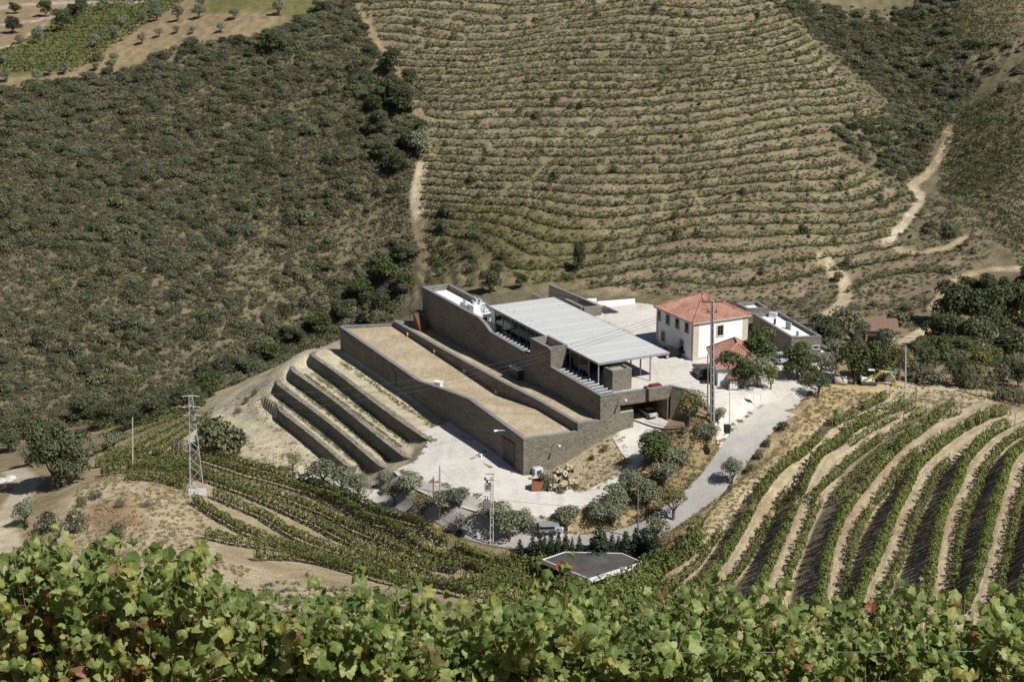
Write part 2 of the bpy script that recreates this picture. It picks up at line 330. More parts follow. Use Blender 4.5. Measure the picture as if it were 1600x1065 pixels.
# ------------------------------------------------------------------ materials
class NT:
    def __init__(s, name):
        s.m = bpy.data.materials.new(name); s.m.use_nodes = True; s.n = s.m.node_tree.nodes; s.l = s.m.node_tree.links
        s.b = s.n['Principled BSDF']; s.b.inputs['Roughness'].default_value = .85; s.b.inputs['Specular IOR Level'].default_value = .25
        s.pos = s.n.new('ShaderNodeNewGeometry').outputs['Position']
    def noise(s, scale, detail=4, vec=None, rough=.6):
        t = s.n.new('ShaderNodeTexNoise'); t.inputs['Scale'].default_value = scale; t.inputs['Detail'].default_value = detail; t.inputs['Roughness'].default_value = rough
        s.l.new(vec or s.pos, t.inputs['Vector']); return t.outputs['Fac']
    def scale(s, sx, sy, sz, rz=0.0):
        mp = s.n.new('ShaderNodeMapping'); mp.inputs['Scale'].default_value = (sx, sy, sz); mp.inputs['Rotation'].default_value = (0, 0, rz)
        s.l.new(s.pos, mp.inputs['Vector']); return mp.outputs[0]
    def ramp(s, fac, stops):
        r = s.n.new('ShaderNodeValToRGB'); e = r.color_ramp.elements
        while len(e) < len(stops): e.new(.5)
        for i, (p, cc) in enumerate(stops): e[i].position = p; e[i].color = (*cc, 1)
        s.l.new(fac, r.inputs[0]); return r.outputs[0]
    def mix(s, fac, a, b, mode='MIX'):
        m = s.n.new('ShaderNodeMix'); m.data_type = 'RGBA'; m.blend_type = mode
        for q, v in ((m.inputs[0], fac), (m.inputs[6], a), (m.inputs[7], b)):
            if hasattr(v, 'is_output'): s.l.new(v, q)
            elif isinstance(v, (int, float)): q.default_value = v
            else: q.default_value = (*v, 1)
        return m.outputs[2]
    def math(s, op, a, b=0.0):
        m = s.n.new('ShaderNodeMath'); m.operation = op
        for q, v in ((m.inputs[0], a), (m.inputs[1], b)):
            if hasattr(v, 'is_output'): s.l.new(v, q)
            else: q.default_value = v
        return m.outputs[0]
    def bump(s, h, strength=.5, dist=.1):
        b = s.n.new('ShaderNodeBump'); b.inputs['Strength'].default_value = strength; b.inputs['Distance'].default_value = dist
        s.l.new(h, b.inputs['Height']); s.l.new(b.outputs[0], s.b.inputs['Normal'])
    def base(s, col):
        if hasattr(col, 'is_output'): s.l.new(col, s.b.inputs['Base Color'])
        else: s.b.inputs['Base Color'].default_value = (*col, 1)
        return s.m
def lerp3(c, k): return tuple(min(1, q * k) for q in c)
def m_plain(name, col, var=.25, sc=1.5, rough=.8, metal=0.0, bump=0.0):
    t = NT(name); t.b.inputs['Roughness'].default_value = rough; t.b.inputs['Metallic'].default_value = metal
    n = t.noise(sc, 5); t.base(t.ramp(n, [(.25, lerp3(col, 1 - var)), (.75, lerp3(col, 1 + var))]))
    if bump: t.bump(t.noise(sc * 6, 4), bump, .05)
    return t.m
def m_leaf(name, cols, trans=.35, objvar=.35, rough=.6):
    """leaves: colour picked per leaf (mesh island) and shifted per plant; some light passes through"""
    t = NT(name); geo = t.n.new('ShaderNodeNewGeometry'); oi = t.n.new('ShaderNodeObjectInfo')
    st = [(i / max(1, len(cols) - 1), q) for i, q in enumerate(cols)]
    col = t.ramp(geo.outputs['Random Per Island'], st)
    if objvar:
        k = t.math('MULTIPLY_ADD', oi.outputs['Random'], objvar * 2); t.n[-1].inputs[2].default_value = 1 - objvar
        hsv = t.n.new('ShaderNodeHueSaturation'); t.l.new(col, hsv.inputs['Color']); t.l.new(k, hsv.inputs['Value']); col = hsv.outputs[0]
    t.base(col); t.b.inputs['Roughness'].default_value = rough; t.b.inputs['Specular IOR Level'].default_value = .2
    tr = t.n.new('ShaderNodeBsdfTranslucent'); t.l.new(t.mix(.5, col, (.30, .36, .06), 'OVERLAY') if False else col, tr.inputs['Color'])
    mx = t.n.new('ShaderNodeMixShader'); mx.inputs[0].default_value = trans
    t.l.new(t.b.outputs[0], mx.inputs[1]); t.l.new(tr.outputs[0], mx.inputs[2])
    t.l.new(mx.outputs[0], t.n['Material Output'].inputs['Surface']); return t.m
M = {}
def m_slate():
    t = NT('slate_masonry')
    # thin slate courses: horizontal stones of uneven length
    br = t.n.new('ShaderNodeTexBrick'); mp = t.n.new('ShaderNodeMapping')
    cx = t.n.new('ShaderNodeSeparateXYZ'); t.l.new(t.pos, cx.inputs[0])
    along = t.math('ADD', t.math('MULTIPLY', cx.outputs[0], 1.0), t.math('MULTIPLY', cx.outputs[1], 1.0))
    cmb = t.n.new('ShaderNodeCombineXYZ'); t.l.new(along, cmb.inputs[0]); t.l.new(cx.outputs[2], cmb.inputs[1])
    wob = t.n.new('ShaderNodeVectorMath'); wob.operation = 'ADD'; nz = t.n.new('ShaderNodeTexNoise'); nz.inputs['Scale'].default_value = .9; t.l.new(t.pos, nz.inputs['Vector'])
    sc = t.n.new('ShaderNodeVectorMath'); sc.operation = 'SCALE'; sc.inputs['Scale'].default_value = .5; t.l.new(nz.outputs['Color'], sc.inputs[0])
    t.l.new(cmb.outputs[0], wob.inputs[0]); t.l.new(sc.outputs[0], wob.inputs[1])
    t.l.new(wob.outputs[0], br.inputs['Vector'])
    br.inputs['Scale'].default_value = 1.0; br.inputs['Brick Width'].default_value = .42; br.inputs['Row Height'].default_value = .085; br.inputs['Mortar Size'].default_value = .012; br.inputs['Bias'].default_value = 0
    br.inputs['Color1'].default_value = (.095, .089, .076, 1); br.inputs['Color2'].default_value = (.30, .28, .235, 1); br.inputs['Mortar'].default_value = (.06, .056, .048, 1); br.offset = .45; br.squash = 1.4
    n1 = t.noise(.35, 4); n2 = t.noise(5.0, 4, t.scale(1, 1, 3.5))
    col = t.mix(t.ramp(n1, [(.35, (0, 0, 0)), (.68, (.75, .75, .75))]), br.outputs[0], (.22, .198, .155)); 
    col = t.mix(.75, col, t.ramp(n2, [(.3, (.35, .34, .33)), (.7, (.95, .93, .86))]), 'OVERLAY')
    t.bump(t.math('ADD', t.math('MULTIPLY', br.outputs[1], -.6), n2), .9, .06); t.base(col); return t.m
def build_mats():
    M['slate'] = m_slate()
    M['coping'] = m_plain('grey_slate_coping', (.20, .195, .20), .2, .8, .7)
    t = NT('gravel_roof'); n = t.noise(.22, 5); n2 = t.noise(7, 3, t.scale(1, 1, 1)); n3 = t.noise(1.4, 4, t.scale(1, .35, 1, .45))
    col = t.ramp(n, [(.3, (.315, .26, .165)), (.7, (.43, .365, .255))]); col = t.mix(.5, col, t.ramp(n2, [(.35, (.28, .27, .26)), (.65, (.78, .77, .75))]), 'OVERLAY'); col = t.mix(.45, col, t.ramp(n3, [(.35, (.36, .33, .3)), (.65, (.62, .62, .62))]), 'OVERLAY')
    t.bump(n2, .6, .05); M['gravel'] = t.base(col)
    t = NT('courtyard_paving'); n = t.noise(.12, 6); n2 = t.noise(1.2, 5); n3 = t.noise(9, 3)
    col = t.ramp(n, [(.3, (.50, .47, .415)), (.7, (.60, .575, .525))]); col = t.mix(.30, col, t.ramp(n2, [(.35, (.36, .34, .32)), (.62, (.6, .6, .6))]), 'OVERLAY'); col = t.mix(.25, col, t.ramp(n3, [(.35, (.4, .4, .4)), (.65, (.6, .6, .6))]), 'OVERLAY')
    bk_ = t.n.new('ShaderNodeTexBrick'); t.l.new(t.scale(1, 1, 1, -.45), bk_.inputs['Vector']); bk_.inputs['Scale'].default_value = 1; bk_.inputs['Brick Width'].default_value = 9; bk_.inputs['Row Height'].default_value = 6; bk_.inputs['Mortar Size'].default_value = .035; bk_.offset = 0
    col = t.mix(t.math('MULTIPLY', bk_.outputs[1], .45), col, (.30, .27, .23)); st = t.noise(.5, 6, t.scale(1, .22, 1, 1.2)); col = t.mix(t.ramp(st, [(.52, (0, 0, 0)), (.74, (.75, .75, .75))]), col, (.40, .37, .32))
    M['paving'] = t.base(col); t.bump(n3, .2, .02)
    t = NT('grey_asphalt'); n = t.noise(.25, 5); n2 = t.noise(3.0, 5)
    col = t.ramp(n, [(.3, (.30, .288, .265)), (.7, (.385, .37, .345))]); col = t.mix(.4, col, t.ramp(n2, [(.3, (.35, .34, .32)), (.7, (.64, .64, .64))]), 'OVERLAY'); sy = t.n.new('ShaderNodeSeparateXYZ'); t.l.new(t.pos, sy.inputs[0]); mr = t.n.new('ShaderNodeMapRange'); mr.inputs[1].default_value = 219; mr.inputs[2].default_value = 229
    t.l.new(t.math('ADD', sy.outputs[1], t.math('MULTIPLY', t.math('SUBTRACT', t.noise(.35, 5), .5), 16.0)), mr.inputs[0]); col = t.mix(mr.outputs[0], col, t.ramp(n2, [(.3, (.49, .455, .395)), (.7, (.59, .56, .505))])); M['asphalt'] = t.base(col)
    M['white_roof'] = m_plain('white_roof_membrane', (.76, .76, .76), .05, .4, .6)
    M['metal_roof'] = m_plain('light_grey_metal', (.50, .50, .49), .05, .25, .55)
    M['steel'] = m_plain('dark_steel', (.06, .06, .062), .2, 2, .5, .3)
    M['grey_steel'] = m_plain('grey_steel', (.30, .30, .30), .2, 2, .5, .2)
    M['galv'] = m_plain('galvanised_steel', (.55, .57, .58), .12, 3, .5, .3)
    M['dark_glass'] = m_plain('dark_glass', (.012, .015, .017), .2, .3, .12)
    M['concrete'] = m_plain('pale_concrete', (.46, .445, .41), .18, 1.2, .9, 0, .2)
    M['timber'] = m_plain('brown_timber', (.17, .095, .05), .25, 2, .8)
    M['plaster'] = m_plain('white_plaster', (.77, .765, .75), .08, .8, .9)
    M['granite'] = m_plain('granite_trim', (.48, .43, .35), .2, 2.5, .9, 0, .2)
    M['soil_pile'] = m_plain('earth', (.36, .30, .21), .3, 1.0, .95, 0, .5)
    t = NT('terracotta_tiles'); sx = t.n.new('ShaderNodeSeparateXYZ'); t.l.new(t.pos, sx.inputs[0])
    n = t.noise(.7, 5); n2 = t.noise(5, 3); col = t.ramp(n, [(.25, (.27, .135, .098)), (.5, (.38, .20, .145)), (.8, (.47, .285, .215))]); col = t.mix(.55, col, t.ramp(n2, [(.35, (.25, .25, .25)), (.65, (.75, .75, .75))]), 'OVERLAY')
    M['tiles'] = t.base(col); t.bump(n2, .5, .05)
    M['white_paint'] = m_plain('white_paint', (.78, .78, .77), .05, 2, .5)
    M['bark'] = m_plain('bark', (.14, .11, .085), .35, 4, .95, 0, .6)
    M['dark_bark'] = m_plain('vine_wood', (.075, .055, .042), .35, 9, .95, 0, .6)
    M['wood_pole'] = m_plain('weathered_wood', (.20, .17, .135), .25, 3, .9, 0, .3)
    M['pole'] = m_plain('concrete_pole', (.42, .41, .38), .15, 2, .9)
    M['wire'] = m_plain('wire', (.16, .16, .165), .1, 1, .5, .4)
    M['vine'] = m_leaf('vine_leaves_far', [(.07, .09, .024), (.11, .135, .036), (.16, .18, .05), (.195, .21, .07), (.205, .20, .075)], .25, .18)
    M['vine_dark'] = m_leaf('vine_leaves_deep', [(.085, .115, .028), (.13, .165, .042), (.18, .21, .058), (.23, .24, .078)], .25, .15)
    M['hillvine'] = m_leaf('hillside_vines', [(.06, .08, .028), (.09, .115, .04), (.12, .145, .052), (.15, .155, .068)], .2, .22)
    M['olive'] = m_leaf('olive_leaves', [(.105, .124, .07), (.165, .187, .112), (.23, .25, .16), (.29, .305, .215)], .2, .15)
    M['scrub'] = m_leaf('scrub_leaves', [(.085, .10, .048), (.125, .14, .068), (.16, .173, .088), (.195, .20, .112), (.22, .205, .13)], .35, .42)
    M['greyscrub'] = m_leaf('grey_scrub_leaves', [(.11, .115, .068), (.155, .16, .098), (.195, .198, .13), (.235, .225, .16)], .35, .25)
    M['dryscrub'] = m_leaf('dry_scrub_leaves', [(.135, .115, .078), (.185, .158, .11), (.235, .205, .145), (.14, .138, .082)], .2, .3)
    M['evergreen'] = m_leaf('dark_evergreen_leaves', [(.055, .068, .032), (.088, .105, .05), (.125, .142, .068), (.165, .178, .09)], .35, .25)
    M['broad'] = m_leaf('broad_leaves', [(.048, .068, .022), (.08, .108, .034), (.12, .148, .05), (.165, .185, .068)], .3, .2)
    M['lime'] = m_leaf('yellow_green_leaves', [(.11, .13, .03), (.17, .18, .045), (.23, .22, .07)], .3, .15)
    M['almond'] = m_leaf('almond_leaves', [(.12, .115, .045), (.19, .175, .07), (.25, .22, .10), (.15, .16, .06)], .3, .15)
    M['conifer'] = m_leaf('cypress_needles', [(.014, .024, .012), (.026, .042, .018), (.042, .06, .026)], .12, .2)
    M['drygrass'] = m_leaf('dry_grass', [(.30, .25, .13), (.40, .33, .19), (.48, .41, .25), (.16, .17, .06)], .3, .2)
    # the ground: soil colour stored on the sheet, broken up by procedural soil, straw and stone
    t = NT('ground_soil'); at_ = t.n.new('ShaderNodeVertexColor'); at_.layer_name = 'soil'
    n1 = t.noise(.05, 5); n2 = t.noise(.45, 6); n3 = t.noise(3.2, 5); vo = t.n.new('ShaderNodeTexVoronoi'); vo.inputs['Scale'].default_value = 1.1; t.l.new(t.pos, vo.inputs['Vector'])
    col = t.mix(.35, at_.outputs[0], t.ramp(n1, [(.3, (.36, .34, .31)), (.7, (.64, .63, .60))]), 'OVERLAY')
    col = t.mix(.5, col, t.ramp(n2, [(.32, (.30, .29, .26)), (.68, (.70, .69, .66))]), 'OVERLAY')
    col = t.mix(.5, col, t.ramp(n3, [(.32, (.27, .265, .25)), (.68, (.74, .735, .72))]), 'OVERLAY')
    t.bump(t.math('ADD', t.math('MULTIPLY', n2, 1.3), n3), .9, .22); t.b.inputs['Specular IOR Level'].default_value = .1; M['ground'] = t.base(col)
build_mats()

# ------------------------------------------------------------------ the ground sheet
def px_poly(pts, smooth=0):
    P = hits(pts); return P[:, :2]
def build_terrain():
    s_in = np.linspace(-.36, .36, 560); s = np.r_[-1.6, -1.2, -.9, -.7, -.56, -.46, -.40, s_in, .40, .46, .56, .7, .9, 1.2, 1.6]
    Y = np.r_[-120, -80, -50, np.arange(-30, 12, 6), np.arange(12, 40, 2), np.arange(40, 130, 5), np.arange(130, 285, .46), np.arange(285, 480, .72), np.arange(480, 620, 3), np.arange(620, 1000, 12), np.arange(1000, 1700, 40)].astype(float)
    yy, ss = np.meshgrid(Y, s, indexing='ij'); xx = ss * np.maximum(np.abs(yy), 60) * 1.0
    X = xx.ravel(); Yf = yy.ravel(); Z = h_full(X, Yf)
    near = (Yf > 120) & (Yf < 330)
    Z = Z + np.where(near, .06, .25) * noise2(X, Yf, 4.3, 11) * np.where((seg_dist(X, Yf, ROAD)[0] < 4) | in_poly(X, Yf, COURT_POLY) | in_poly(X, Yf, YARD_POLY), 0, 1)
    GRID.update(Y=Y, S=s, Z=Z.reshape(xx.shape))
    nr, nc = xx.shape; i = np.arange(nr * nc).reshape(nr, nc)
    F = np.stack([i[:-1, :-1], i[:-1, 1:], i[1:, 1:], i[1:, :-1]], -1).reshape(-1, 4)
    # soil kinds
    C = np.tile(np.array([.25, .20, .13]), (len(X), 1))
    def blend(w, col): C[:] = C * (1 - w[:, None]) + np.array(col) * w[:, None]
    def zone(pts, col, soft=2.0, amt=1.0, world=False):
        P = np.array(pts) if world else px_poly(pts)
        bb = (X > P[:, 0].min() - soft) & (X < P[:, 0].max() + soft) & (Yf > P[:, 1].min() - soft) & (Yf < P[:, 1].max() + soft)
        w = np.zeros(len(X)); w[bb] = polyw(X[bb], Yf[bb], P, soft); blend(w * amt, col); return w
    far = sstep(300, 325, Yf); blend(far, (.148, .13, .082))
    w = np.zeros(len(X)); mk = (Yf > 318) & (Yf < 520)
    for P in HILLP: w[mk] = np.maximum(w[mk], polyw(X[mk], Yf[mk], P, 4))
    hb = h_base(X[mk], Yf[mk]); t = hill_t(X[mk], Yf[mk], hb); r = t - np.floor(t + .5)
    bankm = sstep(.16, .3, np.abs(r)); nz = .5 + .5 * np.clip(noise2(X[mk], Yf[mk], 23, 31) * 1.6, -1, 1); nz2 = .5 + .5 * np.clip(noise2(X[mk], Yf[mk], 9, 33) * 1.6, -1, 1)
    tread = np.array([.148, .135, .073]); bank = np.array([.19, .155, .106]); pale = np.array([.32, .28, .19])
    cc = tread * (1 - bankm[:, None]) + bank * bankm[:, None]; cc = cc * (1 - .45 * (nz * nz2)[:, None]) + pale * (.45 * (nz * nz2)[:, None]); C[mk] = C[mk] * (1 - w[mk][:, None]) + cc * w[mk][:, None]
    zone([(0,128),(110,118),(200,105),(290,62),(400,55),(430,40),(430,-20),(0,-20)], (.24, .19, .115), 6)
    zone([(0,118),(130,98),(260,12),(300,-20),(150,-20),(60,60),(0,80)], (.12, .125, .045), 3)
    zone([(330,-20),(330,20),(480,25),(500,-20)], (.15, .14, .06), 3)
    zone([(700,350),(860,345),(930,400),(880,440),(690,440)], (.14, .13, .06), 6, .8)
    # near ground
    zone([(470,545),(530,538),(700,675),(690,770),(560,760),(470,745),(400,725),(330,700),(260,700),(330,640),(400,590)], (.45, .405, .305), 3)
    zone([(225,645),(330,638),(400,590),(470,548),(440,545),(330,610),(225,635)], (.40, .35, .24), 2)
    zone([(130,750),(230,740),(310,770),(330,870),(440,900),(700,960),(560,1000),(0,1000),(100,850)], (.40, .34, .235), 4)
    zone([(150,790),(190,780),(215,820),(170,850)], (.27, .17, .10), 3, .8)
    zone([(200,690),(345,705),(700,835),(800,890),(760,940),(600,920),(400,870),(330,840),(300,780),(150,745)], (.34, .285, .19), 3)
    zone([(180,830),(280,840),(320,860),(250,880),(180,870)], (.40, .35, .26), 3, .7)
    zone([(1300,600),(1260,635),(1195,720),(1100,790),(1030,840),(1010,870),(1060,890),(1130,810),(1215,740),(1300,650),(1400,615),(1380,600)], (.38, .30, .17), 1.5)
    zone([(1380,600),(1440,596),(1560,615),(1500,640),(1400,620)], (.42, .36, .25), 2.5)
    zone([(860,812),(960,780),(1030,690),(1090,650),(1130,690),(1060,790),(1000,815),(850,832)], (.28, .22, .125), 1.5)
    zone([(600,770),(700,800),(850,830),(1000,815),(1080,790),(1090,810),(1000,850),(850,860),(700,835),(600,790)], (.34, .28, .165), 1.5)
    zone([(700,840),(850,852),(1000,850),(1060,850),(1010,920),(860,930),(780,890)], (.22, .19, .11), 3)
    zone([(930,690),(975,670),(1000,730),(940,765),(880,770),(840,760)], (.38, .32, .22), 1.5)
    zone([(160,700),(340,640),(300,655),(250,720),(160,740)], (.33, .285, .175), 3)
    # right-hand terraces
    m = (Yf > 120) & (Yf < 262) & (X > 5); wv = polyw(X[m], Yf[m], RS_POLY, 3); tt = tau(X[m], Yf[m]); rr = np.abs(tt - np.floor(tt + .5)); bk = sstep(.24, .32, rr)
    cc = np.array([.40, .34, .235]) * (1 - bk[:, None]) + np.array([.20, .165, .12]) * bk[:, None]; rut = np.exp(-((rr - .11) / .035) ** 2); cc = cc * (1 - .25 * rut[:, None])
    red = sstep(.1, .7, noise2(X[m], Yf[m], 21, 44)) * .5; cc = cc * (1 - red[:, None]) + np.array([.28, .195, .12]) * red[:, None]
    C[m] = C[m] * (1 - wv[:, None]) + cc * wv[:, None]
    for pts, wd, col in TRACKS_PX:
        P = hits(pts); P = smooth_line(P, 5); wd = wd * 1.0; TRACK_W.append((P, wd)); sub = (X > P[:, 0].min() - 6) & (X < P[:, 0].max() + 6) & (Yf > P[:, 1].min() - 8) & (Yf < P[:, 1].max() + 8)
        d, _ = seg_dist(X[sub], Yf[sub], P); k = np.zeros(len(X)); k[sub] = 1 - sstep(wd * .35, wd * .75, d); blend(k, col)
    V = np.c_[X, Yf, Z]; me = mesh_np('terrain', V, F, M['ground'], True)
    ca = me.color_attributes.new('soil', 'FLOAT_COLOR', 'POINT'); ca.data.foreach_set('color', np.c_[C, np.ones(len(C))].astype(np.float32).ravel())
    o = link('terrain', me); tag(o, 'dry steep valley slopes with terraces around the winery spur', 'hillside', kind='structure'); return o
TRACK_W = []
TRACKS_PX = [
 ([(1283,792),(1300,770),(1337,728),(1375,696),(1431,659),(1463,640)], 3.0, (.40, .34, .235)),
 ([(20,735),(42,755),(25,785),(5,820),(15,860),(10,900)], 3.4, (0.460, 0.405, 0.304)),
 ([(545,560),(440,575),(380,605),(330,650),(300,690),(245,705)], 3.0, (0.497, 0.451, 0.340)),
 ([(330,648),(345,655),(390,668),(430,690)], 2.4, (0.500, 0.460, 0.350)),
 ([(1395,545),(1420,530),(1452,512),(1480,505)], 3.0, (0.460, 0.396, 0.285)),
 ([(1292,492),(1318,470),(1318,440),(1290,408)], 2.6, (0.423, 0.359, 0.248)),
 ([(1385,378),(1420,340),(1438,310),(1425,290)], 2.0, (0.478, 0.423, 0.331)), ([(1425,290),(1450,270),(1475,235),(1482,200)], 2.2, (0.386, 0.313, 0.212)),
 ([(1460,480),(1485,445),(1530,425),(1600,420)], 2.0, (0.386, 0.313, 0.202)), ([(1385,378),(1420,395),(1480,385),(1510,370)], 1.6, (0.386, 0.313, 0.202)),
 ([(655,445),(662,390),(650,330),(662,260),(678,240),(655,180),(640,140),(600,85),(575,40),(560,10)], 1.9, (.25, .2, .13)),
 ([(660,260),(650,310),(655,330)], 2.6, (0.432, 0.368, 0.258)),
 ([(0,12),(60,6),(150,5),(220,3)], 3.2, (0.368, 0.331, 0.276)), ([(0,40),(60,32),(80,28)], 3.0, (0.405, 0.368, 0.304)), ([(0,75),(40,68)], 2.2, (0.368, 0.313, 0.221)), ([(45,55),(70,38)], 1.5, (0.386, 0.331, 0.239)),
 ([(1560,560),(1600,545)], 1.6, (0.386, 0.313, 0.202)), ([(1300,430),(1280,400),(1330,395)], 1.4, (0.368, 0.304, 0.193)),
]
build_terrain()

# ------------------------------------------------------------------ paved sheets draped just above the ground
def drape(name, poly, mat, off, step, label, cat, zf=None):
    bm = bmesh.new(); vs_ = [bm.verts.new((p[0], p[1], 0)) for p in poly]; bm.faces.new(vs_)
    P = np.asarray(poly); x0, y0 = P.min(0)[:2]; x1, y1 = P.max(0)[:2]
    for q in np.arange(x0 + step, x1, step): bmesh.ops.bisect_plane(bm, geom=bm.verts[:] + bm.edges[:] + bm.faces[:], plane_co=(q, 0, 0), plane_no=(1, 0, 0))
    for q in np.arange(y0 + step, y1, step): bmesh.ops.bisect_plane(bm, geom=bm.verts[:] + bm.edges[:] + bm.faces[:], plane_co=(0, q, 0), plane_no=(0, 1, 0))
    bmesh.ops.triangulate(bm, faces=bm.faces[:])
    bm.verts.ensure_lookup_table(); XY = np.array([(v.co.x, v.co.y) for v in bm.verts]); Z = (zf or h_full)(XY[:, 0], XY[:, 1])
    for v, z in zip(bm.verts, Z): v.co.z = z + off
    bmesh.ops.recalc_face_normals(bm, faces=bm.faces[:]); me = bpy.data.meshes.new(name); bm.to_mesh(me); bm.free(); me.materials.append(mat)
    me.polygons.foreach_set('use_smooth', np.ones(len(me.polygons), bool))
    if me.polygons[0].normal.z < 0: me.flip_normals()
    return tag(link(name, me), label, cat, kind='structure')
def court_z(x, y):
    a, b = loc(x, y); z = np.maximum(h_base(x, y), 0); hz = h_full(x, y)
    flat = (1 - sstep(-4, 1.5, -a)) * 0 + ((a > -.5) & (b < 34)); return np.where(flat, 8.42, np.maximum(hz, np.where(in_poly(x, y, CUT_POLY), z, -99)))
drape('courtyard', COURT_POLY, M['paving'], .10, .7, 'pale paved upper courtyard between the winery canopy and the white house', 'courtyard', court_z)
drape('lower_yard', YARD_POLY, M['paving'], .10, .55, 'pale paved lower yard wrapping the front corner of the winery', 'yard')
RAMP_POLY = np.array([L(4.9,17.3),L(4.9,23.0),L(-.4,23.0),at(1030,678,4.2),at(1015,705,3.4),at(1004,733,2.3),at(978,752,1.3),at(984,724,2.75),at(976,706,3.2),at(957,684,3.85),L(-.3,15.2),L(-.3,17.3)])[:, :2]
drape('garage_ramp', RAMP_POLY, M['paving'], .115, .5, 'pale concrete ramp rising to the garage under the courtyard', 'ramp')
def ribbon(name, line, width, mat, off, label, cat):
    Pl = np.asarray(line); T = np.gradient(Pl[:, :2], axis=0); T /= np.linalg.norm(T, axis=1)[:, None]; N = np.c_[-T[:, 1], T[:, 0]]; V = []; F = []; k = 7
    for j in range(k):
        o = (j / (k - 1) - .5) * (width + 1.4 * sstep(.85, 1.0, np.arange(len(Pl)) / len(Pl))); q = Pl[:, :2] + N * o[:, None]
        V.append(np.c_[q, h_full(q[:, 0], q[:, 1]) + off + .03 * (1 - abs(2 * j / (k - 1) - 1))])
    n = len(Pl); V = np.vstack(V); F = [[j * n + i, j * n + i + 1, (j + 1) * n + i + 1, (j + 1) * n + i] for j in range(k - 1) for i in range(n - 1)]
    me = mesh_np(name, V, np.array(F), mat, True)
    if me.polygons[0].normal.z < 0: me.flip_normals()
    return tag(link(name, me), label, cat, kind='structure')
ribbon('road', smooth_line(ROAD, 3), 4.9, M['asphalt'], .14, 'narrow grey asphalt road curving below the winery up to the courtyard', 'road')
# ------------------------------------------------------------------ winery
def onplane(u, v, P0, d):
    n = np.array([-d[1], d[0]]); r = ray(u, v); t = (P0[0] * n[0] + P0[1] * n[1]) / (r[0] * n[0] + r[1] * n[1]); return r * t + np.array([0, 0, CAM_H])
def prism_az(mb, poly, b0, b1):                       # polygon in (a, z), extruded across b
    n = len(poly); V = [L(a, b0, z) for a, z in poly] + [L(a, b1, z) for a, z in poly]
    return mb.add(V, [list(range(n)), [n + i for i in range(n)][::-1]] + [[i, (i + 1) % n, n + (i + 1) % n, n + i] for i in range(n)])
def prism_bz(mb, poly, a0, a1):
    n = len(poly); V = [L(a0, b, z) for b, z in poly] + [L(a1, b, z) for b, z in poly]
    return mb.add(V, [list(range(n)), [n + i for i in range(n)][::-1]] + [[i, (i + 1) % n, n + (i + 1) % n, n + i] for i in range(n)])
def interp(prof, s): p = sorted(prof); return float(np.interp(s, [q[0] for q in p], [q[1] for q in p]))
M['metal_seam'] = m_plain('pale_metal_seam', (.56, .56, .55), .05, .5, .5)
